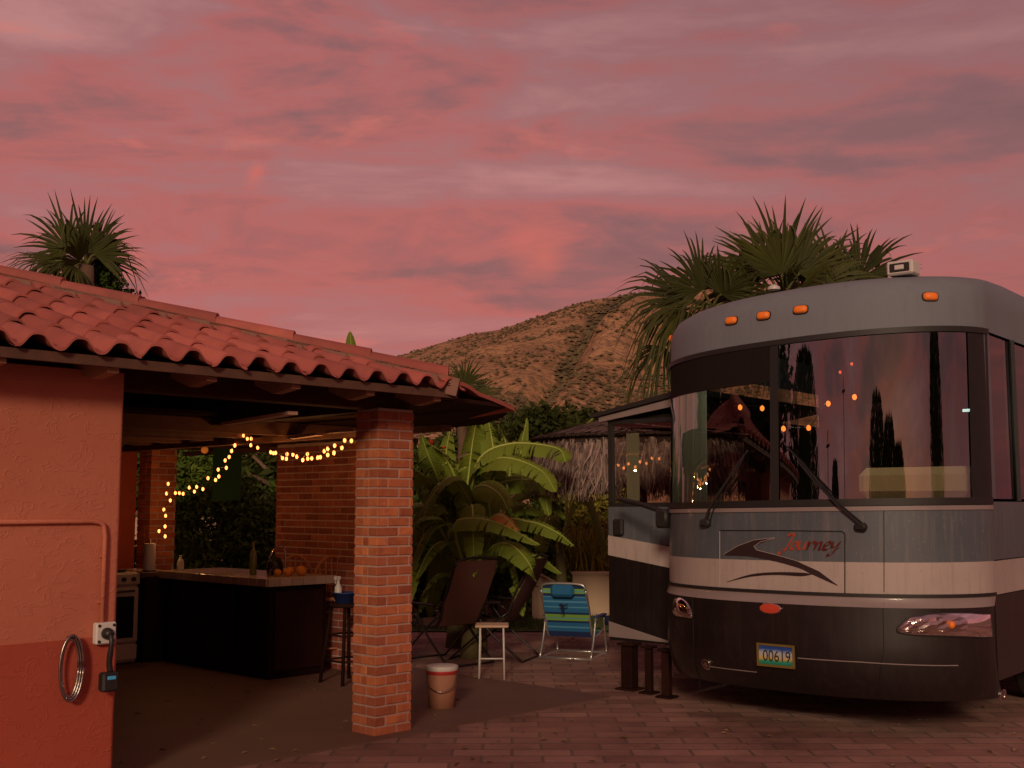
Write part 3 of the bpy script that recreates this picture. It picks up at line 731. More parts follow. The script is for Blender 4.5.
m_ = MB(); m_.box(Q(.925, 4.17, ZC-.045), (.80, 2.05, .05), AX); m_.box(Q(.47, 5.45, ZC-.045), (.29, .62, .05), AX); m_.build('top_bed', tone_mat('grout', (.12, .06, .05), (.18, .09, .07), .9, 20), ctr)
# stove
st = thing('stove', Q(-.03, 5.15), 'stainless kitchen stove with dark glass oven door beside the tiled counter', 'stove')
sx = (Q(-.02, 5.4), )
m_ = MB(); m_.bbox(Q(.0, 5.46, .49), (.60, .58, .92), AX, .01); body = m_.build('body', M['enamel'], st)
m_ = MB(); m_.bbox(Q(.0, 5.145, .885), (.60, .05, .12), AX, .012); pan = m_.build('control_panel', M['enamel'], st)
for k in range(5):
    m_ = MB(); m_.lathe(Q(-.22+k*.11, 5.12, .885), [(.024, 0), (.022, .025), (0, .027)], 12, -VV); m_.build('knob', M['black'], pan)
m_ = MB(); m_.bbox(Q(.0, 5.145, .52), (.58, .05, .56), AX, .012); dr = m_.build('oven_door', M['enamel'], st)
m_ = MB(); m_.box(Q(.0, 5.115, .50), (.46, .012, .42), AX); m_.build('door_glass', M['glassblack'], dr)
m_ = MB(); m_.tube([Q(-.22, 5.09, .765), Q(.22, 5.09, .765)], .012, 8); m_.build('handle', M['steel'], dr, True)
m_ = MB(); m_.bbox(Q(.0, 5.145, .14), (.58, .04, .16), AX, .01); m_.build('drawer', M['enamel'], st)
m_ = MB()
for a in (-.14, .14):
    for b_ in (5.33, 5.6):
        m_.lathe(Q(a, b_, .95), [(.09, 0), (.09, .012), (.07, .012), (.07, 0)], 14); m_.bar(Q(a-.11, b_, .968), Q(a+.11, b_, .968), .012, .01); m_.bar(Q(a, b_-.11, .968), Q(a, b_+.11, .968), .012, .01)
m_.build('burner_grate', M['black'], st)
def ctp(x, y=None, z=ZC):
    """counter-top point under pixel column x, at image row y"""
    return onz(x, y, z)
# roll of kitchen paper
p_ = Q(.42, 5.5, ZC); p_ = at(149, 569, 12.15); p_.z = ZC
r_ = thing('paper_roll', p_, 'tall white paper towel roll standing at the stove end of the counter', 'paper roll')
m_ = MB(); m_.lathe(p_+UP*.012, [(0.02, 0), (.058, 0), (.062, .01), (.060, .27), (.056, .28), (.02, .28), (.02, .0)], 18); m_.build('paper', M['paper'], r_, True)
m_ = MB(); m_.lathe(p_, [(0, 0), (.075, 0), (.075, .01), (.012, .012), (.012, .32), (0, .32)], 16); m_.build('holder', M['black'], r_, True)
def bottle(name, p_, r, h, mat, label, cat='bottle', cap='white'):
    o = thing(name, p_, label, cat); m_ = MB(); m_.lathe(p_, [(0, 0), (r*.95, 0), (r, .01), (r, h*.6), (r*.75, h*.72), (r*.35, h*.8), (r*.32, h*.95), (0, h*.95)], 16); m_.build('body', M[mat], o, True)
    m_ = MB(); m_.lathe(p_+UP*h*.93, [(r*.4, 0), (r*.4, h*.08), (0, h*.08)], 12); m_.build('cap', M[cap], o, True); return o
bottle('bottle', Q(.66, 4.95, ZC), .035, .16, 'white', 'small pale bottle standing at the far corner of the bar top')
bottle('bottle', at(253, 573, 11.6)*1+V((0, 0, 0)), .035, .32, 'greenglass', 'tall green bottle standing beside the sink on the bar top', cap='greenglass')
bb = [o for o in COL.objects if o.name.startswith('bottle')][-1]
for o in [o for o in COL.objects if o.get('label', '').startswith('tall green bottle')]: o.location.z = ZC
# tap
tp = Q(1.12, 3.72, ZC); t_ = thing('kitchen_tap', tp, 'curved chrome swan neck tap on the bar top', 'tap')
m_ = MB(); m_.tube(curve([tp, tp+UP*.22, tp+UP*.29-U*.05, tp+UP*.25-U*.17+VV*-.05, tp+UP*.16-U*.22+VV*-.05], 14), .011, 8); m_.build('spout', M['chrome'], t_, True)
m_ = MB(); m_.lathe(tp, [(0, 0), (.03, 0), (.03, .012), (.018, .03), (0, .03)], 14); m_.tube([tp+UP*.05, tp+UP*.07+VV*.07], .006, 6); m_.build('base', M['chrome'], t_, True)
m_ = MB(); sk = Q(.90, 4.05); 
# dark pot beside the tap
pp = Q(.93, 3.62, ZC); t_ = thing('coffee_pot', pp, 'dark squat pot with a lid standing in front of the tap', 'pot')
m_ = MB(); m_.lathe(pp, [(0, 0), (.075, 0), (.08, .02), (.078, .12), (.06, .15), (0, .15)], 18); m_.build('body', M['black'], t_, True)
m_ = MB(); m_.lathe(pp+UP*.15, [(.06, 0), (.055, .015), (.012, .022), (.012, .04), (0, .04)], 14); m_.build('lid', M['black'], t_, True)
m_ = MB(); m_.tube(curve([pp+UP*.12-VV*.07, pp+UP*.11-VV*.125, pp+UP*.05-VV*.12, pp+UP*.03-VV*.075], 8), .008, 6); m_.build('handle', M['black'], t_, True)
gp = Q(.74, 3.42, ZC); t_ = thing('drinking_glass', gp, 'small clear drinking glass on the bar top beside the oranges', 'glass')
m_ = MB(); m_.lathe(gp, [(0, 0), (.026, 0), (.032, .11), (.028, .11), (.024, .01), (0, .01)], 16); m_.build('cup', M['clear'], t_, True)
og = thing('orange', V((0, 0, 0)), 'x', 'orange')
for o in [og]: bpy.data.objects.remove(o)
olab = ['small orange fruit at the left end of the row on the bar top', 'orange fruit in the middle of the row on the bar top', 'largest orange fruit at the right end of the row on the bar top', 'orange fruit sitting behind the others in the row on the bar top']
for k, (u_, v_, r) in enumerate(((.80, 3.38, .038), (.88, 3.33, .042), (1.02, 3.30, .052), (.97, 3.42, .045))):
    pp = Q(u_, v_, ZC); t_ = thing('orange', pp, olab[k], 'fruit', 'oranges on the bar top'); m_ = MB(); m_.ball(pp+UP*r*.95, r, 9, .95); m_.build('peel', M['orange'], t_, True)
    m_ = MB(); m_.lathe(pp+UP*r*1.86, [(.006, 0), (.003, .008), (0, .008)], 6); m_.build('stalk', M['leaf'], t_)

# windsor chairs behind the bar
def windsor(loc, rz, label):
    t_ = thing('windsor_chair', V((0, 0, 0)), label, 'chair', 'wooden chairs behind the bar')
    h = .69
    m_ = MB(); m_.lathe((0, 0, h), [(0, 0), (.19, 0), (.205, .015), (.2, .035), (0, .03)], 20); m_.build('seat', M['chairwood'], t_, True, local=True)
    m_ = MB(); m_.tube([(.19*math.cos(a), -.13-.05*(math.sin(a)), h+.03+.42*math.sin(a)**.8 if math.sin(a) > 0 else h+.03) for a in [PI*k/18 for k in range(19)]], .014, 8); m_.build('back_bow', M['chairwood'], t_, True, local=True)
    for k in range(5):
        x = (k-2)*.06; zz = .42*math.sqrt(max(0, 1-(x/.19)**2))**.8; m_ = MB(); m_.tube([(x*.8, -.13, h+.02), (x, -.17, h+.02+zz)], .006, 6); m_.build('spindle', M['chairwood'], t_, True, local=True)
    for a in (-1, 1):
        for b_ in (-1, 1): m_ = MB(); m_.tube([(a*.13, b_*.13, h), (a*.2, b_*.2, 0)], [.018, .014], 8); m_.build('leg', M['chairwood'], t_, True, local=True)
    for b_ in (-.165, .165): m_ = MB(); m_.tube([(-.17, b_, .22), (.17, b_, .22)], .010, 6); m_.build('stretcher', M['chairwood'], t_, True, local=True)
    t_.location = loc; t_.rotation_euler = (0, 0, rz); return t_
ang = math.atan2(VV.y, VV.x)
windsor(onz(294, 700, 0)*0+V((at(296, 560, 12.1).x, 12.1, 0)), ang+PI/2+2.5, 'bow back wooden chair nearer the tap, showing above the oranges')
windsor(V((at(330, 560, 11.9).x, 11.9, 0)), ang+PI/2+2.6, 'bow back wooden chair showing at the right end of the bar beside the brick column')
# bar stool at the right end of the counter with a blue tray and spray bottle
def stool(loc, label, h=.74):
    t_ = thing('bar_stool', V((0, 0, 0)), label, 'stool')
    m_ = MB(); m_.lathe((0, 0, h-.035), [(0, 0), (.16, 0), (.17, .015), (.165, .035), (0, .035)], 20); m_.build('seat', M['darkwood'], t_, True, local=True)
    for a in (-1, 1):
        for b_ in (-1, 1): m_ = MB(); m_.tube([(a*.10, b_*.10, h-.03), (a*.17, b_*.17, 0)], .017, 8); m_.build('leg', M['darkwood'], t_, True, local=True)
    for z in (.22, .45):
        q = .10+.07*(1-z/h)
        for a, b_ in (((-q, -q), (q, -q)), ((q, -q), (q, q)), ((q, q), (-q, q)), ((-q, q), (-q, -q))): m_ = MB(); m_.tube([(*a, z), (*b_, z)], .010, 6); m_.build('stretcher', M['darkwood'], t_, True, local=True)
    t_.location = loc; t_.rotation_euler = (0, 0, ang); return t_
sp = V((at(347, 600, 10.9).x, 10.9, 0)); stool(sp, 'dark wooden bar stool between the bar counter and the near brick column')
ty = thing('plastic_tub', sp+UP*.745, 'blue plastic tub on the bar stool seat beside the brick column', 'tub'); m_ = MB(); m_.lathe(sp+UP*.742+U*-.02, [(0, 0), (.09, 0), (.12, .09), (.125, .09), (.125, .1), (.11, .1), (.085, .012), (0, .012)], 18); m_.build('tub_shell', M['blue'], ty, True)
sb = sp+UP*.755+V((-.08, -.02, 0)); so_ = thing('spray_bottle', sb, 'white trigger spray bottle standing in the blue tub', 'bottle')
m_ = MB(); m_.lathe(sb, [(0, 0), (.034, 0), (.036, .02), (.034, .13), (.014, .17), (.012, .2), (0, .2)], 14); m_.build('body', M['white'], so_, True)
m_ = MB(); m_.bbox(sb+UP*.215+U*-.012, (.07, .025, .035), AX, .006); m_.tube([sb+UP*.2-U*.03, sb+UP*.165-U*.035], .005, 6); m_.build('trigger', M['white'], so_)

# ------------------------------------------------------------------ string lights
def strings(name, label, pts, bulbmat, rr, group=None, drop=.015, lamp=False):
    t_ = thing(name, pts[0], label, 'string lights', group)
    m_ = MB(); m_.tube(curve(pts, len(pts)*5), .0028, 5); m_.build('cord', M['black'], t_, True)
    for k, p_ in enumerate(pts):
        b_ = MB(); q = p_+V((rnd.uniform(-.006, .006), rnd.uniform(-.006, .006), -drop)); b_.ball(q, rr, 5, 1.3); b_.build('bulb', bulbmat, t_, True)
        s2 = MB(); s2.tube([p_, q+UP*rr], .004, 5); s2.build('socket', M['black'], t_)
    return t_
Z3 = lambda X, Y, D: at(120+X/4.04, 400+Y/4.04, D)
SA = [(181, 545), (157, 524), (181, 505), (183, 462), (177, 437), (205, 400), (190, 372), (193, 333)]
a_pts = [Z3(x, y, 12.35+.01*i) for i, (x, y) in enumerate(SA)]
SB_ = [(223, 370), (238, 370), (254, 373), (278, 348), (300, 364), (311, 345), (335, 354), (356, 310), (387, 317), (402, 303), (395, 275), (428, 268), (424, 238), (440, 224), (453, 200), (462, 177)]
b_pts = [Z3(x, y, lerp(12.4, 11.3, i/15)) for i, (x, y) in enumerate(SB_)]
SC_ = [(498, 137), (513, 150), (532, 150), (529, 176), (555, 186), (610, 204), (620, 208), (630, 207), (655, 228), (672, 212), (675, 231), (697, 214), (713, 222), (737, 235), (755, 212), (761, 230), (776, 229), (802, 226), (812, 224), (826, 200), (838, 215), (837, 190), (865, 206), (868, 177), (894, 186), (908, 156), (936, 158)]
c_pts = [Z3(x, y, lerp(11.1, 9.6, i/26)) for i, (x, y) in enumerate(SC_)]
strings('string_lights', 'warm string lights hanging down the far brick column behind the stove', a_pts, M['bulb'], .0155, 'string lights in the pavilion')
strings('string_lights', 'warm string lights swagged across the green shrubs behind the bar', b_pts, M['bulb'], .0155, 'string lights in the pavilion')
strings('string_lights', 'warm string lights looped along the ceiling in front of the brick wall', c_pts, M['bulb'], .0145, 'string lights in the pavilion')
def lamp(p_, e, col=(1, .45, .14), r=.04):
    l = bpy.data.lights.new('glow', 'POINT'); l.energy = e; l.color = col; l.shadow_soft_size = .012; o = bpy.data.objects.new('glow', l); COL.objects.link(o); o.location = p_
for p_, e in ((a_pts[2]+V((0, -.12, 0)), .35), (a_pts[6]+V((0, -.12, 0)), .45), (b_pts[8]+V((0, -.1, .0)), .4), (b_pts[14], .4), (c_pts[6]+V((0, 0, -.1)), .7), (c_pts[13]+V((0, 0, -.06)), .8), (c_pts[22]+V((0, 0, -.06)), .8)): lamp(p_, e*3.0)
lp = Z3(342, 202, 12.9); t_ = thing('lantern', lp, 'small round orange paper lantern hanging among the shrubs behind the bar', 'lantern')
m_ = MB(); m_.ball(lp, .04, 9); m_.build('shade', M['lantern'], t_, True); m_ = MB(); m_.tube([lp+UP*.04, V((lp.x, lp.y, 2.40))], .003, 5); m_.build('cord', M['black'], t_)
gp = Z3(432, 290, 13.3); t_ = thing('banner', gp, 'dark green cloth hanging behind the swag of string lights', 'banner')
m_ = MB(); m_.slab([[gp+V((x, .02*math.sin(x*30), z)) for z in (-.33, -.1, .1, .33)] for x in (-.17, -.1, -.03, .04, .1, .17)], V((0, .008, 0))); m_.build('cloth', M['greenpanel'], t_, True)
m_ = MB(); m_.tube([gp+V((-.17, 0, .33)), V((gp.x-.17, gp.y, 2.4))], .003, 5); m_.tube([gp+V((.17, 0, .33)), V((gp.x+.17, gp.y, 2.4))], .003, 5); m_.build('cord', M['black'], t_)

# ------------------------------------------------------------------ motorhome
O = V((2.22, 8.94, 0)); Nn = V((-.633, -.774, 0)).normalized(); Ww = V((.774, -.633, 0)).normalized()
HW = 1.32
def plan(w_): return .80*max(0, 1-(min(1, abs(w_)/HW))**2.4)**.55-.374
PZ = [(.28, -.10), (.36, -.02), (.5, .03), (.62, .045), (.93, .035), (.98, .0), (1.25, -.005), (1.66, -.02), (2.87, -.07), (3.05, -.08), (3.16, -.105), (3.23, -.15), (3.275, -.24), (3.305, -.40), (3.33, -.8)]
def pz(z):
    if z <= PZ[0][0]: return PZ[0][1]
    for (a, pa), (b, pb) in zip(PZ, PZ[1:]):
        if a <= z <= b: return lerp(pa, pb, (z-a)/(b-a))
    return PZ[-1][1]
def wz(z): return 1 if z < 3.10 else max(.3, 1-.05*((z-3.10)/.2)**2)
def R(w_, n, z): return O+Ww*w_+Nn*n+V((0, 0, z+w_*.02*max(0, z-.9)))   # the van leans a little
def S0(w_, z): return R(w_*wz(z), plan(w_)+pz(z), z+(.025*(1-(w_/HW)**2) if z > 3.0 else 0))
def Sn(w_, z):
    e = .012; w1 = max(-HW+.001, w_-e); w2 = min(HW-.001, w_+e)
    t = S0(w2, z)-S0(w1, z); n = t.cross(S0(w_, z+.01)-S0(w_, z-.01)); n.normalize()
    return n if n.dot(Nn) > -.2 else -n
def S(w_, z, off=0): return S0(w_, z)+Sn(max(-1.31, min(1.31, w_)), z)*off
def wof(x, z):
    """lateral position on the front whose image column is x"""
    best = None
    for k in range(2000):
        w_ = -HW+2*HW*k/1999; p_ = S0(w_, z); px = 512+FPX*(p_.x)/(p_.y*math.cos(PITCH)+(p_.z-CAMZ)*math.sin(PITCH))
        if best is None or abs(px-x) < best[0]: best = (abs(px-x), w_)
        elif best[0] < 3 and abs(px-x) > best[0]+30: break
    return best[1]
def fpx(x, y):
    z = 1.65
    for i in range(12):
        w_ = wof(x, z); p_ = S0(w_, z); c, s = math.cos(PITCH), math.sin(PITCH)
        d = p_.y*c+(p_.z-CAMZ)*s; h = -p_.y*s+(p_.z-CAMZ)*c; py = 384-FPX*h/d
        if abs(py-y) < .05: break
        z += (py-y)*d/FPX
    return w_, z
ws = [HW*math.sin(-PI/2+PI*k/56) for k in range(57)]
LEN = 9.6
def band(mb, zs, w0=-HW, w1=HW, off=0, back=0, backr=None):
    """wrap-around strip of bodywork; back = metres it runs along the sides"""
    wl = [w0]+[q for q in ws if w0+1e-3 < q < w1-1e-3]+[w1]; P = []
    for z in zs:
        row = [S(q, z, off) for q in wl]
        if back:
            bk = [k*back/12 for k in range(1, 13)]
            zz = z+.0
            row = [R(-HW*wz(z)-off, plan(-HW)+pz(z)*0-b_, z) for b_ in bk[::-1]]+row
            row += [R(HW*wz(z)+off, plan(HW)-b_, z) for b_ in bk]
        P.append(row)
    mb.grid(P); return P
rv = thing('motorhome', O, 'large grey and dark brown motorhome with a curved two-pane windshield and side room extended', 'motorhome')
def rvp(name, mb, mat, parent=None, smooth=True, ang_=40):
    o = mb.build(name, M[mat] if isinstance(mat, str) else mat, parent or rv)
    return smooth_by_angle(o, ang_) if smooth else o
def frange(a, b, n): return [a+(b-a)*k/n for k in range(n+1)]
m_ = MB(); band(m_, frange(.28, .93, 10), back=0); bumper = rvp('bumper', m_, 'rvdark')
m_ = MB(); band(m_, [.93, .945, .985, 1.0], off=.004); rvp('bumper_top_trim', m_, 'rvband')
m_ = MB(); band(m_, [1.0, 1.003, 1.02, 1.024], off=.014); rvp('moulding', m_, 'rubber')
m_ = MB(); band(m_, frange(1.02, 1.24, 4)); rvp('front_stripe', m_, 'rvlight')
m_ = MB(); band(m_, frange(1.24, 1.64, 5)); rvp('front_panel', m_, 'rvgrey')
m_ = MB(); band(m_, [1.635, 1.645, 1.675, 1.685], off=.012); rvp('windshield_ledge', m_, 'rubber')
m_ = MB(); band(m_, [1.60, 1.606, 1.622, 1.63], off=.010); rvp('ledge_trim', m_, 'rvband')
capz = [2.88, 2.93, 2.99, 3.06, 3.11, 3.16, 3.20, 3.23, 3.255, 3.275, 3.29, 3.305, 3.315, 3.33]
m_ = MB(); Pc = band(m_, capz); cap = rvp('roof_cap', m_, 'rvcap')
m_ = MB(); band(m_, [2.855, 2.86, 2.885, 2.895], off=.016); rvp('windshield_gasket', m_, 'rubber')
# glass: two panes left and right of the centre post
wr = wof(957, 2.2)
for a, b_ in ((-1.29, -.035), (.035, 1.27)):
    m_ = MB(); band(m_, frange(1.68, 2.87, 8), a, b_, off=-.004); rvp('windshield', m_, 'windshield')
m_ = MB(); band(m_, frange(1.67, 2.87, 8), -.035, .035, off=.008); rvp('centre_post', m_, 'rubber')
for a, b_ in ((-1.32, -1.288), (1.255, 1.32)):
    m_ = MB(); band(m_, frange(1.67, 2.87, 8), a, b_, off=.004); rvp('corner_pillar', m_, 'rvband' if a < 0 else 'rubber')
# sides, roof, rear, underfloor
n0 = plan(HW)
def sidepanel(sgn, z0, z1, na, nb, mat, name, w_=HW, th=.04):
    m_ = MB(); m_.box(R(sgn*(w_-th/2), n0-(na+nb)/2, (z0+z1)/2), (th, nb-na, z1-z0), (Ww, -Nn, UP)); return rvp(name, m_, mat, smooth=False)
for z0, z1, mt, nm in ((.40, 1.0, 'rvdark', 'side_skirt'), (1.0, 1.24, 'rvlight', 'side_stripe'), (1.24, 1.66, 'rvgrey', 'side_wall')):
    sidepanel(1, z0, z1, 0, LEN, mt, nm); sidepanel(-1, z0, z1, 0, LEN, mt, nm)
sidepanel(1, 1.66, 2.88, 0, .12, 'rvgrey', 'side_wall'); sidepanel(1, 1.66, 2.88, 1.25, LEN, 'rvgrey', 'side_wall')
m_ = MB(); m_.box(R(HW-.02, n0-.685, 2.27), (.012, 1.13, 1.22), (Ww, -Nn, UP)); rvp('side_window', m_, 'clear', smooth=False)
m_ = MB(); m_.bar(R(HW, n0-.685, 1.66), R(HW, n0-.685, 2.88), .03, .03); rvp('window_mullion', m_, 'rubber', smooth=False)
sidepanel(-1, 1.66, 2.88, 2.95, LEN, 'rvgrey', 'side_wall')
m_ = MB(); m_.box(R(0, n0-LEN, 1.8), (2*HW-.1, .05, 2.8), (Ww, -Nn, UP)); rvp('rear_wall', m_, 'rvgrey', smooth=False)
m_ = MB()
back = [k*LEN/6 for k in range(7)]
for sd_ in (0, -1): m_.grid([[row[sd_]-Nn*q for row in Pc] for q in back])
m_.grid([[p_-Nn*q for p_ in Pc[-1]] for q in back]); rvp('roof', m_, 'rvcap')
m_ = MB(); m_.box(R(0, n0-LEN/2, .45), (2.35, LEN-.1, .06), (Ww, -Nn, UP)); rvp('underfloor', m_, 'rubber', smooth=False)
m_ = MB(); m_.box(R(.2, n0-3.6, 1.9), (2.0, .04, 2.6), (Ww, -Nn, UP)); rvp('cabin_partition', m_, 'interior', smooth=False)
m_ = MB(); m_.box(R(0, n0-1.8, 3.10), (2.3, 3.6, .02), (Ww, -Nn, UP)); rvp('headliner', m_, 'interior', smooth=False)
# wheels
for sgn in (-1, 1):
    for q in (2.0, 7.4):
        c = R(sgn*1.08, n0-q, .48); ax_ = Ww*sgn
        m_ = MB(); m_.lathe(c-ax_*.13, [(.30, 0), (.44, .0), (.48, .03), (.48, .23), (.44, .26), (.30, .26)], 36, ax_); tyre = rvp('wheel', m_, 'rubber')
        m_ = MB(); m_.lathe(c+ax_*.06, [(.30, .05), (.27, .02), (.20, .0), (.12, .03), (.11, .08), (0, .08)], 28, ax_); m_2 = rvp('rim', m_, 'chrome', tyre)
# dash, seats, curtain
m_ = MB(); P = [[R(w_, plan(w_)-.10-q, zz) for w_ in frange(-1.1, 1.1, 16)] for q, zz in ((0, 1.60), (.08, 1.66), (.45, 1.67), (.6, 1.5), (.62, 1.1))]; m_.grid(P); rvp('dashboard', m_, 'interior')
m_ = MB(); m_.bbox(R(.80, n0+.02, 1.80), (.88, .22, .24), (Ww, -Nn, UP), .06); m_.build('seat_back', M['tan'], rv)
m_ = MB(); wl = frange(-1.25, -.72, 44)
m_.grid([[S(w_, z, -.075-.022*math.sin(i*1.35)-.008*math.sin(i*.7+z*2)) for z in frange(1.69, 2.62, 8)] for i, w_ in enumerate(wl)]); rvp('curtain', m_, 'curtain')
m_ = MB(); m_.slab([[R(w_, plan(w_)-.06, z) for z in (2.58, 2.88)] for w_ in frange(-1.27, -.04, 14)], -Nn*.02); rvp('sun_visor', m_, 'interior')
tl = R(1.06, n0-.55, 2.36)
m_ = MB(); m_.tube([tl-Ww*.09, tl+Ww*.09], .012, 8); rvp('interior_light', m_, 'tube')
CABLAMP = tl-Ww*.35-UP*.05
# marker lights
for x, y in ((672, 337), (732, 321), (764, 316), (801, 310), (930, 297)):
    w_, z = fpx(x, y)
    if x == 672: w_ = -1.27
    n = Sn(w_, z); c = S(w_, z, .006); t = UP.cross(n).normalized(); up = n.cross(t)
    m_ = MB(); P = []
    for r_, h in ((1, 0), (.97, .012), (.8, .024), (.4, .03), (.0, .031)):
        P.append([c+t*(.055*r_*math.copysign(abs(math.cos(a))**.6, math.cos(a)))+up*(.030*r_*math.copysign(abs(math.sin(a))**.6, math.sin(a)))+n*h for a in frange(0, 2*PI, 20)])
    m_.grid(P); ml = rvp('marker_light', m_, 'amber')
    m_ = MB(); m_.grid([[c+t*(.062*r_*math.copysign(abs(math.cos(a))**.6, math.cos(a)))+up*(.036*r_*math.copysign(abs(math.sin(a))**.6, math.sin(a)))+n*h for a in frange(0, 2*PI, 20)] for r_, h in ((1, 0), (.98, .006), (.8, .006))]); rvp('bezel', m_, 'rubber', ml)
# surface decals
def decal(pts, off, mat, name, parent=None, thick=.003):
    """polygon strip list [(lower,upper)...] in (w,z) laid on the front"""
    m_ = MB(); P = [[S(a[0], a[1], off), S((a[0]+b_[0])/2, (a[1]+b_[1])/2, off), S(b_[0], b_[1], off)] for a, b_ in pts]
    m_.grid(P); return rvp(name, m_, mat, parent)
def poly2strip(up, lo, n=24):
    def samp(L, t):
        P_ = curve([V((a, b_, 0)) for a, b_ in L], 40); k = t*40; i = min(int(k), 39); return P_[i].lerp(P_[i+1], k-i)
    return [((samp(lo, k/n).x, samp(lo, k/n).y), (samp(up, k/n).x, samp(up, k/n).y)) for k in range(n+1)]
fp = lambda L: [fpx(x, y) for x, y in L]
Z5 = lambda X, Y: (700+X/3.938, 500+Y/3.938)
# big swoosh: upper limb from the left tip up to the right, folding down to the lower right point
up1 = fp([Z5(95, 213), Z5(150, 180), Z5(215, 158), Z5(292, 150)]); lo1 = fp([Z5(95, 216), Z5(150, 214), Z5(205, 205), Z5(218, 180), Z5(292, 152)])
sw = decal(poly2strip(up1, lo1), .004, 'swoosh', 'swoosh')
up2 = fp([Z5(212, 175), Z5(218, 192), Z5(260, 208), Z5(380, 240), Z5(470, 282), Z5(543, 336)]); lo2 = fp([Z5(100, 218), Z5(190, 222), Z5(290, 240), Z5(390, 268), Z5(440, 292), Z5(543, 338)])
decal(poly2strip(up2, lo2), .0045, 'swoosh', 'swoosh')
up3 = fp([Z5(105, 323), Z5(200, 293), Z5(300, 284), Z5(400, 286), Z5(440, 291)]); lo3 = fp([Z5(105, 324), Z5(200, 302), Z5(300, 295), Z5(395, 300), Z5(440, 294)])
decal(poly2strip(up3, lo3), .0045, 'swoosh', 'swoosh')
# access panel seams and the line work
def seam(L, r, mat, name, off=.003):
    m_ = MB(); pts = [fpx(x, y) for x, y in L]; P_ = []
    for a, b_ in zip(pts, pts[1:]):
        for k in range(8): P_.append(S(lerp(a[0], b_[0], k/8), lerp(a[1], b_[1], k/8), off))
    P_.append(S(*pts[-1], off)); m_.tube(P_, r, 6); return rvp(name, m_, mat)
seam([(720, 530.5), (780, 530.5), (842, 531.5), (845, 534), (845, 560), (845, 593)], .004, 'rubber', 'hatch_seam')
seam([(720, 531), (720, 560), (719.5, 588)], .003, 'rvlight', 'hatch_edge')
seam([Z5(95, 214), Z5(150, 181), Z5(215, 157), Z5(295, 149)], .0022, 'rvlight', 'pinstripe', .006)
seam([Z5(295, 151), Z5(240, 165), Z5(214, 182), Z5(225, 197), Z5(300, 216), Z5(380, 239), Z5(470, 280), Z5(540, 332)], .0022, 'rvlight', 'pinstripe', .006)
seam([(798, 658), (860, 662), (958, 665.5)], .004, 'rvband', 'bumper_crease')
seam([(693.5, 595), (694, 640), (700, 690)], .003, 'rubber', 'bumper_seam')
seam([(884, 603), (884, 650), (880, 694)], .003, 'rubber', 'bumper_seam')
seam([(884, 510), (884, 560), (884, 592)], .0025, 'rubber', 'panel_seam')
seam([(708, 666), (757, 672)], .0035, 'rvband', 'bumper_crease')
# hand-lettered word on the hatch
STR = {
 'J': [[(.55, 1.55), (.35, 1.75), (.7, 1.85), (1.05, 1.7), (.9, 1.2), (.7, .3), (.45, -.35), (.1, -.55), (-.1, -.3), (.2, -.05), (.7, .1)]],
 'o': [[(.55, .95), (.25, .8), (.12, .4), (.25, .05), (.55, .05), (.75, .4), (.7, .85), (.5, .95), (.75, .8), (1.0, .85)]],
 'u': [[(.1, .95), (.1, .4), (.2, .05), (.45, .05), (.7, .4), (.8, .95), (.75, .3), (.85, .03), (1.0, .15)]],
 'r': [[(.1, .95), (.2, .5), (.12, 0), (.25, .6), (.5, .95), (.7, .85), (.75, .7)]],
 'n': [[(.05, .9), (.2, .5), (.1, 0), (.25, .6), (.5, .93), (.68, .75), (.62, .2), (.75, .02), (.95, .2)]],
 'e': [[(.1, .45), (.6, .6), (.6, .9), (.35, .95), (.12, .6), (.2, .1), (.5, .02), (.85, .25)]],
 'y': [[(.1, .95), (.12, .5), (.3, .3), (.6, .5), (.8, .98), (.65, .3), (.45, -.4), (.15, -.65), (0, -.45), (.4, -.1), (1.0, .3)]]}
m_ = MB(); o_w, o_z = fpx(*Z5(318, 188)); e_w, e_z = fpx(*Z5(548, 190)); tot = sum({'J': .95, 'o': .85, 'u': .95, 'r': .75, 'n': .9, 'e': .78, 'y': .95}[c] for c in 'Journey')
sc_ = (e_w-o_w)/tot; xh = .062; cx = 0
for i, ch in enumerate('Journey'):
    for L in STR[ch]:
        P_ = curve([V((a, b_, 0)) for a, b_ in L], 5*len(L)); g_ = []
        for q in P_:
            zz = o_z+q.y*xh-.012; ww = o_w+(cx+q.x)*sc_+q.y*.022; g_.append([S(ww-.0105, zz-.0065, .009), S(ww+.0105, zz+.0065, .009)])
        m_.grid(g_, tone=(.9 if i < 3 else .0)-.05*i)  # first three letters toned brighter: orange reflection put into their colour
    cx += {'J': .95, 'o': .85, 'u': .95, 'r': .75, 'n': .9, 'e': .78, 'y': .95}[ch]
let = rvp('lettering', m_, 'script')
# red oval badge
w_, z = fpx(770.5, 608.5); n = Sn(w_, z); t = UP.cross(n).normalized(); up = n.cross(t); c = S(w_, z, .004)
m_ = MB(); m_.grid([[c+t*(.085*r_*math.cos(a))+up*(.036*r_*math.sin(a))+n*h for a in frange(0, 2*PI, 28)] for r_, h in ((1, 0), (.96, .008), (.5, .012), (0, .013))]); bd = rvp('badge', m_, 'badge')
m_ = MB(); m_.grid([[c+t*(.090*r_*math.cos(a))+up*(.040*r_*math.sin(a))+n*h for a in frange(0, 2*PI, 28)] for r_, h in ((1, 0), (1, .007), (.93, .009))]); rvp('badge_rim', m_, 'chrome', bd)
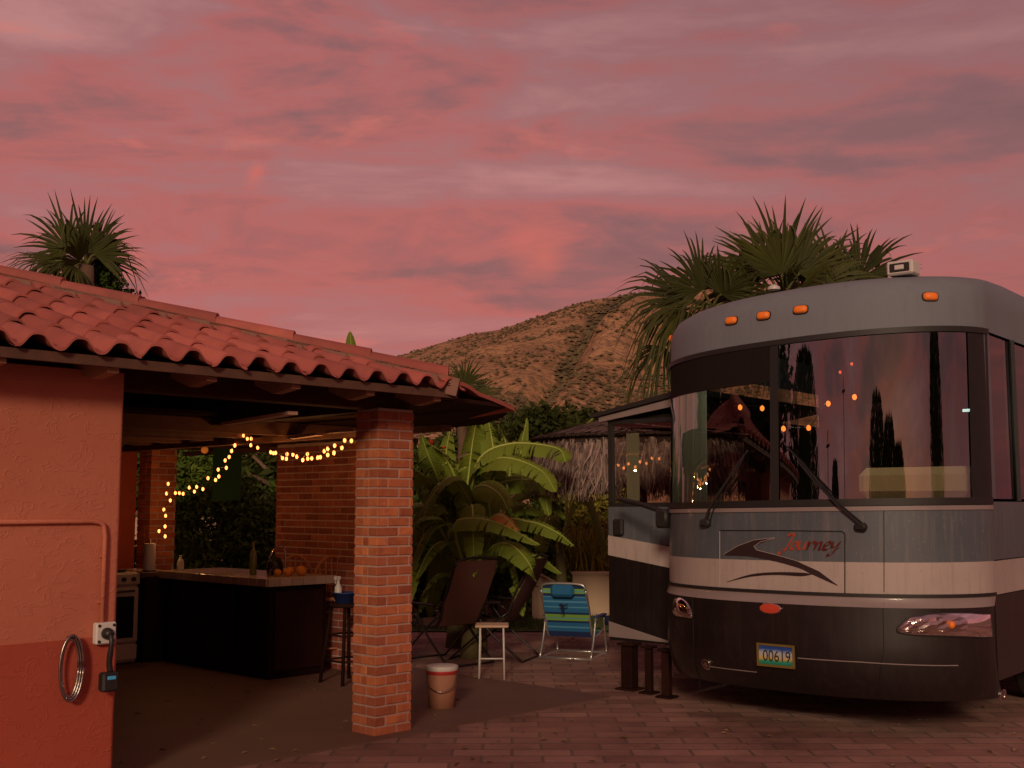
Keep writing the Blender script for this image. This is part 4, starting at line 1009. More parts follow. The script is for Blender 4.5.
# headlights
def headlight(L_up, L_lo, name='headlight', amber=None):
    st_ = poly2strip(fp(L_up), fp(L_lo), 16)
    m_ = MB(); P = []
    for a, b_ in st_: P.append([S(lerp(a[0], b_[0], k/6), lerp(a[1], b_[1], k/6), -.0) for k in range(7)])
    nr = Sn(*st_[8][0]); m_.grid([[p_-nr*(.0) for p_ in r_] for r_ in P])
    o = rvp(name, m_, 'rubber')
    m_ = MB(); PP = []
    for i, r_ in enumerate(P): PP.append([p_+nr*(.006+.022*max(0,math.sin(PI*k/6))**.5*max(0,math.sin(PI*i/16))**.5+.007*math.sin(i*1.9)*math.cos(k*2.2)) for k, p_ in enumerate(r_)])
    m_.grid(PP); g_ = m_.build('reflector', M['chrome'], o)
    m_ = MB(); m_.grid([[p_+nr*(.012+.03*max(0,math.sin(PI*k/6))**.5*max(0,math.sin(PI*i/16))**.5) for k, p_ in enumerate(r_)] for i, r_ in enumerate(P)]); rvp('lens', m_, 'clear', o)
    # dark bezel ring
    m_ = MB(); ring = [r_[0] for r_ in P]+[r_[-1] for r_ in P[::-1]]; m_.tube([q+nr*.008 for q in ring+[ring[0]]], .007, 6); rvp('bezel', m_, 'rubber', o)
    if amber is not None:
        m_ = MB(); m_.ball(P[amber][3]+nr*.02, .028, 7); rvp('turn_bulb', m_, 'amber', o)
headlight([(897, 628), (910, 617), (935, 613.5), (965, 613), (990, 614)], [(897, 632), (912, 634.5), (935, 635.5), (965, 636.5), (992, 637)], amber=10)
headlight([(674, 601), (677, 598), (683, 598), (690, 604), (693.5, 614)], [(674, 613), (677, 616), (683, 617), (689, 618), (693.5, 618.5)])
for x, y in ((707, 664), (1002, 695)):
    w_, z = fpx(x, y); n = Sn(w_, z); c = S(w_, z, .0)
    m_ = MB(); m_.lathe(c, [(.045, 0), (.045, .012), (.036, .014), (.03, .006), (0, .002)], 20, n); fo = rvp('fog_light', m_, 'chrome')
    m_ = MB(); m_.lathe(c, [(.036, .015), (.02, .022), (0, .024)], 20, n); rvp('lens', m_, 'clear', fo)
# licence plate
def plate_mat():
    m, nt, b = new_mat('plate_print'); uv = coords(nt, 'UV'); s = N(nt, 'ShaderNodeSeparateXYZ'); nt.links.new(uv, s.inputs[0])
    wv = N(nt, 'ShaderNodeMath', operation='MULTIPLY_ADD'); nt.links.new(noise(nt, uv, 5, 3), wv.inputs[0]); wv.inputs[1].default_value = .22; nt.links.new(s.outputs[1], wv.inputs[2])
    c = ramp(nt, wv.outputs[0], [(.14, (.02, .20, .12)), (.30, (.03, .32, .22)), (.42, (.60, .42, .08)), (.55, (.50, .46, .40)), (.75, (.42, .45, .50)), (.92, (.03, .10, .40)), (1.1, (.02, .07, .32))])
    nt.links.new(c, b.inputs['Base Color']); b.inputs['Roughness'].default_value = .35; return m
w_, z = fpx(777, 655); n = Sn(w_, z); t = -UP.cross(n).normalized(); t = Ww if False else UP.cross(n).normalized(); up = n.cross(t).normalized(); c = S(w_, z, .02)
if t.dot(Ww) < 0: t = -t
up = V((0, 0, 1)); n2 = t.cross(up).normalized(); n2 = n2 if n2.dot(Nn) > 0 else -n2
m_ = MB(); m_.grid([[c+t*a+up*b_ for b_ in (-.068, .068)] for a in (-.135, .135)]); pl = rvp('license_plate', m_, plate_mat(), smooth=False)
m_ = MB(); PG = MB()
for a, b_, sx_, sz_ in ((0, .075, .300, .016), (0, -.075, .300, .016), (-.142, 0, .016, .134), (.142, 0, .016, .134)): m_.box(c+t*a+up*b_+n2*.002, (sx_, .012, sz_), (t, n2, up))
rvp('plate_frame', m_, tone_mat('gold_frame', (.30, .22, .06), (.42, .32, .10), .4, 9, metal=.6, bmp=0), pl, smooth=False)
vs, fs = text_faces('00619', .112); m_ = MB()
for f in fs: m_.quad([c+t*(vs[i].x*.80+.008)+up*(vs[i].y-.008)+n2*.004 for i in f], .5)
rvp('plate_number', m_, 'black', pl, smooth=False)
m_ = MB(); m_.box(c-n2*.012, (.27, .016, .14), (t, n2, up)); rvp('plate_backing', m_, 'rubber', pl, smooth=False)
# wipers: pantograph arms parked on the glass
def wiper(L, blade):
    ps = [S(*fpx(x, y), o_) for x, y, o_ in L]
    m_ = MB(); m_.tube(ps, [.016, .010, .008, .006][:len(ps)], 6); a_ = rvp('wiper', m_, 'rubber')
    m_ = MB(); off = V((.03, -.01, .0)); m_.tube([p_+Ww*.035+UP*-.01 for p_ in ps[:-1]]+[ps[-1]], .005, 6); rvp('wiper_link', m_, 'rubber', a_)
    bs = [S(*fpx(x, y), .022) for x, y in blade]; m_ = MB(); m_.tube(bs, .007, 6); rvp('wiper_blade', m_, 'rubber', a_)
wiper([(708, 523, .03), (714, 508, .05), (733, 478, .05), (747, 456, .04)], [(722, 494), (735, 470), (749, 451)])
wiper([(863, 526, .03), (838, 504, .05), (815, 480, .05), (800, 462, .04)], [(828, 492), (806, 466), (787, 446)])
for (x, y) in ((708, 523), (861, 527)):
    w_, z = fpx(x, y); m_ = MB(); m_.bbox(S(w_, z, .03), (.09, .05, .06), (Ww, Nn, UP), .015); rvp('wiper_pivot', m_, 'rubber')
# side mirror bracket on the near left corner and its arm
a0, a1 = at(619, 499, 10.35), S(-1.18, 1.60, .03)
m_ = MB(); m_.tube([a1, a1.lerp(a0, .5)+UP*.01, a0], .022, 8); mi = rvp('mirror_arm', m_, 'rubber')
m_ = MB(); m_.bbox(S(-1.2, 1.55, .05), (.12, .1, .16), (Ww, Nn, UP), .02); rvp('mirror_base', m_, 'rubber', mi)
# roof equipment
pb = R(.87, plan(.87)-.45, 3.30); 
pb = S0(.86, 3.2)+Nn*-.20; pb.z = 3.405
m_ = MB(); m_.bbox(pb, (.20, .16, .105), (Ww, Nn, UP), .012); rbx = m_.build('roof_box', M['white'], rv)
m_ = MB(); m_.bbox(pb+Nn*.082, (.15, .01, .066), (Ww, Nn, UP), .006); m_.build('roof_box_recess', M['black'], rbx)
m_ = MB(); m_.bbox(pb+Nn*.088, (.07, .008, .035), (Ww, Nn, UP), .004); m_.build('roof_box_vent', M['white'], rbx)
m_ = MB(); q = S0(-.2, 3.2)-Nn*.35; q.z = 3.37; m_.lathe(q, [(.05, 0), (.05, .02), (.02, .04), (0, .04)], 14); m_.build('roof_antenna', M['white'], rv)
# slide-out room
SO = MB(); ss, e = .26, .90   # starts ss behind the corner, sticks out e
def T(o_, b_, z): return R(-HW-o_, n0-b_, z)   # o_ outward, b_ backward
zb, ztp = .42, 2.50; A3 = (Ww, -Nn, UP); SLN = 2.75
def sbox(mb, o0, o1, b0, b1, z0, z1): mb.box((T(o0, b0, z0)+T(o1, b1, z1))/2, (abs(o1-o0), abs(b1-b0), abs(z1-z0)), A3)
sbox(SO, .0, e, ss, ss+.04, zb, 1.30); sbox(SO, e-.05, e, ss+.045, ss+SLN, zb, 1.68); sbox(SO, 0, e-.055, ss+.045, ss+SLN, zb, zb+.05); 
slide = rvp('slide_out', SO, 'rvdark', smooth=False)
m_ = MB(); sbox(m_, .0, e, ss-.0, ss+.04, 1.302, 1.655); rvp('slide_panel', m_, 'rvgrey', slide, False)
m_ = MB(); fo = lambda o_, z: T(o_, ss-.006, z)
m_.poly([fo(0, 1.06), fo(e, 1.20), fo(e, 1.39), fo(0, 1.255)], Nn*.004); rvp('slide_stripe', m_, 'rvlight', slide, False)
m_ = MB(); m_.poly([fo(e, .44), fo(e, .58), fo(.18, .43)], Nn*.004); rvp('slide_flash', m_, 'rvband', slide, False)
m_ = MB()
for o0, o1, z0, z1 in ((0, e, 1.66, 1.70), (0, e, 2.46, ztp), (e-.05, e, 1.70, 2.46), (0, .05, 1.70, 2.46)): sbox(m_, o0, o1, ss, ss+.04, z0, z1)
sbox(m_, e-.05, e, ss+.045, ss+SLN, 2.46, ztp); sbox(m_, e-.05, e, ss+SLN-.06, ss+SLN, 1.69, 2.455)
rvp('window_frame', m_, 'rubber', slide, False)
m_ = MB(); sbox(m_, .05, e-.05, ss+.018, ss+.024, 1.70, 2.46); rvp('window_glass', m_, 'clear', slide, False)
m_ = MB(); sbox(m_, 0.0, e, ss+.045, ss+SLN, ztp+.005, ztp+.035); rvp('slide_ceiling', m_, 'interior', slide, False)
m_ = MB(); sbox(m_, .002, e-.06, ss+SLN-.05, ss+SLN-.01, zb+.06, ztp); rvp('slide_end_wall', m_, 'interior', slide, False)
m_ = MB(); pr = [T(-.02, ss-.10, 2.69), T(e+.13, ss-.10, 2.545), T(e+.13, ss-.10, 2.58), T(-.02, ss-.10, 2.74)]; m_.poly(pr, -Nn*(SLN+.15)); rvp('slide_awning', m_, 'rubber', slide, False)
m_ = MB(); pr = [T(-.02, ss-.06, 2.60), T(e+.06, ss-.06, 2.50), T(e+.06, ss-.06, 2.545), T(-.02, ss-.06, 2.685)]; m_.poly(pr, -Nn*.03); rvp('awning_rail', m_, 'rvband', slide, False)
m_ = MB(); m_.bbox(T(e-.13, ss-.03, 1.47), (.11, .05, .15), A3, .015); rvp('grab_handle', m_, 'rubber', slide, False)
m_ = MB(); wl = frange(e-.27, e-.13, 12)
m_.slab([[T(o_, ss+.12+.02*math.sin(i*1.6), z) for z in frange(1.72, 2.38, 5)] for i, o_ in enumerate(wl)], -Nn*.004); rvp('slide_curtain', m_, 'curtain', slide)
# support posts below the slide-out
for k, (x, wd, lb) in enumerate(((629.5, .115, 'widest dark post under the side room of the motorhome'), (649, .06, 'thin dark post under the middle of the side room'), (666.5, .07, 'dark post under the side room next to the bumper'))):
    p_ = at(x, 660, 10.55-.22*k); p_.z = 0
    t_ = thing('support_post', p_, lb, 'post', 'posts propping the side room')
    zt_ = .42 if k < 9 else 0
    m_ = MB(); m_.bbox(p_+UP*((zt_-.03)/2+.01), (wd, wd, zt_-.05), (Ww, Nn, UP), .006); m_.build('post', M['darkwood'], t_)
    m_ = MB(); m_.bbox(p_+UP*.012, (wd+.08, wd+.08, .02), (Ww, Nn, UP), .004); m_.build('foot', M['darkwood'], t_)
    m_ = MB(); m_.bbox(p_+UP*(zt_-.014), (wd+.05, wd+.05, .022), (Ww, Nn, UP), .004); m_.build('head', M['darkwood'], t_)
# reflected string lights imitated by glowing bulbs added inside the windshield
ZW = lambda X, Y: fpx(660+X/3.413, 320+Y/3.413)
def inside(X, Y, o_=-.10): a, b_ = ZW(X, Y); return S(a, b_, o_)
strings('reflected_lights', 'orange bulbs added behind the left half of the windshield as reflected string lights', [inside(*q) for q in ((248, 287), (325, 290))], M['reflorange'], .017, 'imitated reflections in the windshield')
strings('reflected_lights', 'orange bulbs added behind the right half of the windshield as reflected string lights', [inside(*q) for q in ((400, 360), (492, 357), (560, 273), (660, 250))], M['reflorange'], .017, 'imitated reflections in the windshield')
strings('reflected_lights', 'small red bulbs added high behind the left half of the windshield as reflected lights', [inside(*q) for q in ((250, 178), (277, 202))], M['reflred'], .010, 'imitated reflections in the windshield')
strings('reflected_lights', 'small red bulbs added high behind the right half of the windshield as reflected lights', [inside(*q) for q in ((605, 165), (645, 136))], M['reflred'], .010, 'imitated reflections in the windshield')

lamp(CABLAMP, 2.0, (.95, 1, .85), .03); lamp(R(-.35, plan(-.35)-.85, 2.86), 9, (1, .95, .8), .08)  # second lamp is added unseen behind the visor, to light curtain and seat
# ------------------------------------------------------------------ palapa
pc = at(641, 430, 14.6); pc.z = 0
pa = thing('palapa', pc, 'round grey thatched palm umbrella behind the motorhome', 'thatched umbrella')
RP = 1.34; zr, zap = 2.45, 2.84
m_ = MB(); m_.lathe(pc, [(RP*.97, zr-.55), (RP*.99, zr), (RP*.5, lerp(zr, zap, .5)), (0, zap), (0, zap-.05), (RP*.5, lerp(zr, zap, .5)-.06), (RP*.95, zr-.06), (RP*.93, zr-.55)], 40); m_.build('thatch_core', M['thatchcore'], pa)
m_ = MB()
for i in range(5200):
    a = rnd.uniform(0, 2*PI); ca, sa = math.cos(a), math.sin(a); z0 = zr+rnd.uniform(-.35, .05); rr = RP*(rnd.uniform(.98, 1.05)-.55*max(0, z0-zr+.10)); L = rnd.uniform(.25, .5); wd = rnd.uniform(.007, .018)
    if z0-L < zr-.70: L = z0-(zr-.70)+rnd.uniform(-.03, .07)
    p0 = pc+V((ca*rr, sa*rr, z0)); t = V((-sa, ca, 0)); p1 = p0+V((ca*.03+rnd.gauss(0, .025), sa*.03+rnd.gauss(0, .025), -L*.55)); p2 = p1+V((rnd.gauss(0, .05), rnd.gauss(0, .05), -L*.45))
    tt = rnd.random()**1.5; m_.quad([p0-t*wd, p0+t*wd, p1+t*wd*.8, p1-t*wd*.8], tt); m_.quad([p1-t*wd*.8, p1+t*wd*.8, p2+t*wd*.2, p2-t*wd*.2], tt)
m_.build('fringe', M['thatch'], pa)
m_ = MB()
for i in range(4200):
    a = rnd.uniform(0, 2*PI); k = math.sqrt(rnd.random()); ca, sa = math.cos(a), math.sin(a); L = rnd.uniform(.2, .4); wd = rnd.uniform(.008, .018)
    def cp(kk, h): return pc+V((ca*RP*kk, sa*RP*kk, lerp(zap, zr, kk)+h))
    t = V((-sa, ca, 0)); q = t*rnd.uniform(-.05, .05); k2 = min(1.06, k+L/RP); p0, p1 = cp(k, .03), cp(k2, .03+rnd.uniform(0, .045))+q; m_.quad([p0-t*wd, p0+t*wd, p1+t*wd*.5, p1-t*wd*.5], rnd.random()*.8)
m_.build('thatch', M['thatch'], pa)
m_ = MB(); m_.tube([pc, pc+UP*2.85], .07, 10); m_.build('post', M['trunk'], pa, True)
m_ = MB(); m_.lathe(pc+UP*.0, [(RP*1.02, zr+.0), (RP*1.05, zr+.02), (RP*1.03, zr+.05), (RP*.98, zr+.05)], 48); m_.build('rim_rope', M['thatchcore'], pa)

# ------------------------------------------------------------------ garden walls
def gwall(name, a, b_, h, th, label, h2=None):
    a, b_ = V(a), V(b_); t_ = thing(name, (a+b_)/2, label, 'wall'); d = (b_-a).normalized(); n_ = d.cross(UP)
    h2 = h2 or h; m_ = MB(); m_.poly([a, b_, b_+UP*h2, a+UP*h], n_*th); m_.build('wall_body', M['tanwall'], t_)
    m_ = MB(); m_.poly([a-d*.02+UP*h-n_*.02, b_+d*.02+UP*h2-n_*.02, b_+d*.02+UP*(h2+.035)-n_*.02, a-d*.02+UP*(h+.035)-n_*.02], n_*(th+.04)); m_.build('coping', M['tanwall'], t_); return t_
gwall('garden_wall', (at(572, 600, 17.5).x, 17.5, 0), (4.5, 17.5, 0), .62, .18, 'low tan garden wall behind the striped beach chair, running behind the motorhome')
gwall('garden_wall', (at(532, 600, 16.9).x, 16.9, 0), (at(566, 600, 17.3).x, 17.3, 0), .66, .16, 'short tan garden wall with a sloping top beside the banana leaves', .34)
gwall('garden_wall', (at(380, 600, 18.6).x, 18.6, 0), (at(530, 600, 17.9).x, 17.9, 0), .95, .18, 'taller tan garden wall glimpsed between the banana stems')
gwall('garden_wall', (-9.5, 20.2, 0), (-2.3, 20.2, 0), 1.4, .2, 'pale garden wall glimpsed through the shrubs behind the bar')

# ------------------------------------------------------------------ planting
grp = 'shrubs behind the patio'
def gx_(x, D): return V((at(x, 600, D).x, D, 0))
shrub('shrub', gx_(430, 16.5), (.9, .6, 1.15), 5000, .11, 'dark leafy shrub with red flowers behind the near brick column', 'shrub', 'leaf', grp, flowers=[(at(430, 449, 15.8), 40, .05), (at(446, 447, 15.8), 14, .03)])
shrub('shrub', gx_(478, 17.0), (1.0, .6, 1.2), 5000, .11, 'dense dark shrub behind the middle of the banana plants', 'shrub', 'leaf', grp)
shrub('shrub', gx_(528, 17.2), (.9, .6, 1.05), 4200, .10, 'leafy shrub behind the right side of the banana plants', 'shrub', 'leafmid', grp)
shrub('shrub', gx_(566, 18.6), (.8, .5, 1.1), 4200, .10, 'olive green shrub under the left edge of the thatched umbrella', 'shrub', 'leafolive', grp)
shrub('shrub', gx_(606, 18.8), (.9, .5, 1.05), 4200, .10, 'yellowish green shrub behind the tan wall beside the motorhome', 'shrub', 'leafolive', grp)
shrub('shrub', gx_(205, 15.4), (.75, .5, 1.25), 5200, .10, 'green shrub behind the bar next to the far brick column', 'shrub', 'leafmid', 'shrubs behind the bar')
shrub('shrub', gx_(250, 15.9), (.8, .5, 1.2), 5200, .10, 'dark shrub behind the bar next to the brick wall', 'shrub', 'leafmid', 'shrubs behind the bar')
shrub('shrub', gx_(160, 16.5), (1.0, .6, 1.35), 4000, .11, 'tall shrub hidden behind the far brick column', 'shrub', 'leaf', 'shrubs behind the bar')
shrub('shrub', gx_(300, 17.2), (1.2, .6, 1.3), 4000, .11, 'tall shrub growing behind the brick wall', 'shrub', 'leaf', 'shrubs behind the bar')
# reeds
for k, (x, lb) in enumerate(((556, 'clump of upright olive reeds under the left edge of the thatch'), (588, 'clump of upright yellow green reeds beside the motorhome side room'))):
    b0 = gx_(x, 18.0); t_ = thing('reed_clump', b0, lb, 'reeds', 'reed clumps'); m_ = MB()
    for i in range(260):
        p0 = b0+V((rnd.gauss(0, .22), rnd.gauss(0, .15), 0)); L = rnd.uniform(.9, 1.75); d = V((rnd.gauss(0, .16), rnd.gauss(0, .16), 1)).normalized(); t = d.cross(rdir()).normalized()*.012
        p1 = p0+d*L*.6; p2 = p1+(d+V((rnd.gauss(0, .35), rnd.gauss(0, .3), -.25)))*L*.4; tt = rnd.random(); m_.quad([p0-t, p0+t, p1+t, p1-t], tt); m_.quad([p1-t, p1+t, p2], tt)
    m_.build('blades', M['leafolive'], t_)
# banana plants: leaves given by rows of pixels with their own distances
def bplant(x, D, label, leaves, H=1.3, extra=5):
    b0 = gx_(x, D); t_ = thing('banana_plant', b0, label, 'banana plant', 'banana plants beside the patio')
    m_ = MB(); m_.tube(curve([b0, b0+V((.02, 0, H*.5)), b0+V((-.01, 0, H))], 8), [.11-.008*k for k in range(9)], 12); m_.build('trunk', tone_mat('banana_stem', (.10, .09, .03), (.2, .17, .06), .7, 9) if 'bst' not in M else M['bst'], t_, True)
    top = b0+V((-.01, 0, H))
    for k in range(extra):
        a = 2*PI*k/extra+rnd.uniform(-.4, .4); d = V((math.cos(a), math.sin(a)*.8, 0)); L_ = rnd.uniform(.5, .85); h_ = rnd.uniform(.1, .75)
        banana_leaf(t_, [top-UP*.3, top+d*L_*.3+UP*h_*.8, top+d*L_*.7+UP*h_, top+d*L_+UP*(h_-rnd.uniform(.2, .5)), top+d*L_*1.15+UP*(h_-rnd.uniform(.6, .9))], rnd.uniform(.17, .24), rnd.uniform(-.3, .5), 'banana', None, rnd.choice((.15, .3)))
    for L in leaves:
        pts, W = L[0], L[1]; roll = L[2] if len(L) > 2 else 0; mat = L[3] if len(L) > 3 else 'banana'
        banana_leaf(t_, [at(*p_) for p_ in pts], W, roll, mat)
    return t_
M['bst'] = tone_mat('banana_stem', (.10, .09, .03), (.2, .17, .06), .7, 9)
bplant(455, 13.6, 'banana plant nearest the brick column with upright torn leaves', [
    ([(462, 520, 13.6), (468, 480, 13.5), (473, 440, 13.4), (478, 415, 13.3)], .26, .1),
    ([(450, 520, 13.6), (438, 480, 13.2), (428, 455, 13.0), (422, 436, 12.9)], .17, .7),
    ([(455, 520, 13.6), (446, 490, 13.2), (436, 486, 12.8), (418, 520, 12.6)], .17, .3),
    ([(450, 545, 13.6), (435, 500, 13.1), (425, 480, 12.8), (413, 470, 12.5)], .2, .2),
    ([(458, 540, 13.5), (440, 508, 13.0), (425, 512, 12.7), (408, 540, 12.5)], .2, -.2),
    ([(470, 515, 13.6), (452, 470, 13.4), (440, 452, 13.3), (420, 440, 13.2)], .18, .2),
    ([(448, 560, 13.7), (436, 530, 13.5), (424, 528, 13.3), (412, 545, 13.2)], .2, .1),
    ([(462, 560, 13.9), (452, 500, 14.0), (446, 460, 14.0), (450, 430, 14.0)], .2, .2),
    ([(455, 580, 13.9), (440, 560, 13.8), (428, 556, 13.7), (414, 572, 13.6)], .2, .1),
], 1.45)
bplant(478, 13.2, 'banana plant with long leaves arching right across the middle', [
    ([(468, 520, 13.2), (478, 462, 13.0), (510, 444, 12.9), (556, 448, 12.8), (566, 462, 12.7)], .27, .45),
    ([(470, 510, 13.3), (480, 470, 13.1), (505, 458, 12.7), (540, 470, 12.5), (556, 492, 12.3)], .22, .55),
    ([(480, 520, 13.2), (492, 490, 13.1), (510, 481, 13.2), (540, 480, 13.4), (562, 484, 13.6)], .20, .8),
    ([(478, 515, 13.2), (473, 492, 13.0), (485, 486, 12.6), (500, 495, 12.3), (508, 510, 12.1)], .20, .9),
    ([(490, 500, 13.4), (495, 470, 13.4), (492, 440, 13.5), (488, 420, 13.6)], .22, .1),
    ([(485, 520, 13.2), (520, 488, 13.8), (521, 450, 14.0), (527, 418, 14.1)], .15, .0),
    ([(480, 520, 13.0), (462, 488, 12.7), (448, 478, 12.5), (430, 500, 12.4), (420, 530, 12.3)], .21, .2),
    ([(500, 560, 14.0), (512, 500, 14.2), (530, 490, 14.3), (552, 500, 14.4), (566, 520, 14.4)], .19, .5),
    ([(490, 560, 13.9), (500, 520, 13.9), (520, 505, 13.9), (545, 515, 13.9)], .2, .6),
    ([(500, 520, 14.5), (510, 470, 14.6), (505, 440, 14.7), (498, 425, 14.7)], .2, .0),
], 1.5)
bplant(470, 12.7, 'banana plant with low drooping leaves and one yellowing leaf', [
    ([(468, 590, 12.7), (440, 528, 12.4), (425, 518, 12.2), (405, 530, 12.1)], .19, .3),
    ([(472, 590, 12.6), (455, 530, 12.2), (470, 519, 12.0), (500, 524, 11.9), (540, 545, 11.8)], .20, .5),
    ([(472, 590, 12.6), (478, 540, 12.3), (495, 516, 12.0), (512, 524, 11.9), (520, 540, 11.85)], .11, .6, 'driedleaf'),
    ([(475, 580, 12.7), (500, 525, 12.5), (530, 522, 12.5), (556, 532, 12.4), (574, 546, 12.4)], .16, .6),
    ([(475, 590, 12.6), (490, 550, 12.4), (510, 545, 12.2), (528, 562, 12.0), (536, 582, 12.0)], .19, .5),
    ([(470, 580, 12.7), (450, 545, 12.4), (432, 548, 12.2), (415, 580, 12.0)], .18, .2),
    ([(474, 570, 12.8), (462, 530, 12.9), (470, 505, 12.9), (480, 492, 12.9)], .06, .2),
    ([(474, 590, 12.9), (500, 560, 12.9), (535, 556, 12.9), (562, 574, 12.9)], .15, .6),
    ([(470, 600, 12.7), (446, 575, 12.6), (428, 585, 12.5), (418, 615, 12.5)], .17, .3),
], 1.0)
bplant(345, 14.0, 'tall banana plant whose leaf tip shows above the tile roof', [
    ([(352, 440, 14), (354, 400, 14), (352, 360, 13.9), (350, 331, 13.9)], .16, .3),
    ([(345, 440, 14), (330, 410, 14), (315, 405, 14), (300, 425, 14)], .2, .3)], 2.0, 0)
bplant(560, 16.4, 'young banana plant with one pale leaf rising beside the thatch', [
    ([(566, 520, 16.4), (568, 460, 16.4), (578, 434, 16.3), (594, 417, 16.2)], .13, .9),
    ([(560, 520, 16.4), (545, 470, 16.4), (535, 455, 16.3), (522, 460, 16.2)], .13, .5)], 1.2, 3)
# fan palms
def palm(name, base, top, label, leaves, dead=0, trunk_r=.16):
    t_ = thing(name, base, label, 'palm tree', 'fan palms')
    m_ = MB(); P_ = curve([base, base.lerp(top, .5)+V((.03, 0, 0)), top], 18); m_.tube(P_, [trunk_r*(1.15-.3*k/18)+.012*(k % 2) for k in range(19)], 12); m_.build('trunk', M['trunk'], t_, True)
    for (d, R_, pet, tilt, dr) in leaves:
        d = V(d).normalized(); hub = top+d*pet+V((0, 0, -.15*pet if d.z < .5 else 0)); m_ = MB()
        fan_leaf(m_, hub, (d+V((0, 0, tilt))), V((rnd.uniform(-.35, .35), -1, rnd.uniform(.0, .5))) if d.z > .3 else V((rnd.uniform(-.3, .3), -.55, .8)), R_, 30, 1.6 if dr < .9 else 1.2, dr); o = m_.build('frond', M['palmleaf'], t_)
        m_ = MB(); m_.tube(curve([top, top.lerp(hub, .6)+UP*.04, hub], 6), [.028, .026, .024, .022, .02, .018, .016], 6); m_.build('petiole', M['petiole'], o, True)
    if dead:
        m_ = MB()
        for i in range(dead):
            a = rnd.uniform(0, 2*PI); d = V((math.cos(a), math.sin(a), -1.1)); fan_leaf(m_, top+V((math.cos(a)*.22, math.sin(a)*.22, -.3-rnd.random()*.5)), d, V((math.cos(a), math.sin(a), .4)), rnd.uniform(.7, 1.0), 20, 1.0, .3)
        m_.build('dead_fronds', M['deadpalm'], t_)
    return t_
tp_ = at(782, 300, 19.5); base = V((tp_.x+.1, tp_.y, 0))
lv = [((-.05, -.3, 1.0), 1.55, .45, .2, .10), ((.25, .3, 1.0), 1.4, .5, .1, .15), ((-.35, .4, .9), 1.35, .5, .1, .15),
      ((-1, -.2, .45), 1.3, .75, .05, .35), ((-.9, .5, .15), 1.3, .8, -.05, .5), ((1, -.1, .55), 1.25, .75, .1, .3), ((.9, -.5, .25), 1.2, .75, -.05, .5),
      ((-.55, -.1, 1.0), 1.35, .5, .1, .15), ((.6, -.1, .9), 1.3, .55, .1, .2), ((-.15, -1, .5), 1.0, .35, 0, .4), ((-.5, -.8, .35), 1.2, .6, -.1, .5), ((.35, -.9, .35), 1.2, .6, -.1, .5), ((.6, .8, .4), 1.3, .6, 0, .4), ((0, -1, 0), 1.1, .5, -.3, .8)]
palm('fan_palm', base, tp_, 'tall fan palm rising right above the motorhome roof', lv, 10)
tp_ = at(712, 308, 18.6); base = V((tp_.x-.1, tp_.y, 0))
lv = [((-.55, -.4, .8), 1.15, .35, .1, .25), ((-1, -.1, .45), 1.3, .5, 0, .35), ((.4, -.6, .6), 1.0, .3, .1, .3), ((-.9, -.5, .0), 1.3, .55, -.3, .8), ((-.3, -1, .1), 1.1, .5, -.2, .7), ((.9, .2, .4), 1.1, .4, 0, .4), ((-.95, -.1, -.6), .95, .95, -.6, 1.0)]
palm('fan_palm', base, tp_, 'shorter fan palm with drooping fronds at the left corner of the motorhome', lv, 3)
tp_ = at(843, 306, 21.0); base = V((tp_.x, tp_.y, 0))
lv = [((-.3, 0, 1.0), 1.35, .5, .2, .2), ((.5, -.3, .9), 1.25, .6, .1, .25), ((.9, -.2, .45), 1.2, .5, .1, .4), ((.95, -.4, .1), 1.15, .6, -.1, .7), ((-.8, -.3, .4), 1.3, .55, 0, .4), ((.1, -1, .35), 1.1, .4, -.1, .6), ((-.5, -.8, .1), 1.1, .5, -.2, .6), ((.6, -.5, -.3), 1.1, .5, -.3, .9)]
palm('fan_palm', base, tp_, 'fan palm behind the middle of the motorhome roof, rightmost of the cluster', lv, 6)
tp_ = at(86, 266, 15.2); base = V((tp_.x, tp_.y, 0))
lv = [((.0, -.3, 1.0), .85, .18, .1, .12), ((.65, -.2, .7), .78, .2, .1, .2), ((-.7, -.2, .7), .85, .3, .1, .25), ((-.9, -.3, .25), .8, .4, -.1, .5), ((-.2, -.9, .35), .7, .15, 0, .4), ((.4, .8, .6), .85, .25, .1, .3), ((-.4, -1, -.1), .7, .2, -.1, .7)]
palm('fan_palm', base, tp_, 'fan palm whose crown rises over the left end of the tile roof', lv, 0, .12)
tp_ = at(462, 398, 17.8); base = V((tp_.x, tp_.y, 0))
lv = [((.2, -.3, .9), .55, .2, .1, .2), ((-.8, -.2, .5), .5, .2, .1, .3), ((.9, -.2, .3), .5, .25, 0, .4), ((.8, -.5, -.1), .5, .25, -.1, .6), ((-.1, -.9, .2), .5, .2, 0, .5)]
palm('fan_palm', base, tp_, 'small fan palm just past the lower corner of the tile roof', lv, 0, .08)
bo = shrub('bougainvillea', V((at(95, 270, 15.8).x, 15.8, 0)), (.65, .4, .55), 2600, .10, 'bougainvillea with magenta flowers climbing beside the left fan palm', 'bougainvillea', 'leaf', zc=at(95, 283, 15.8).z-.15, flowers=[(at(84, 273, 15.3), 26, .05)])
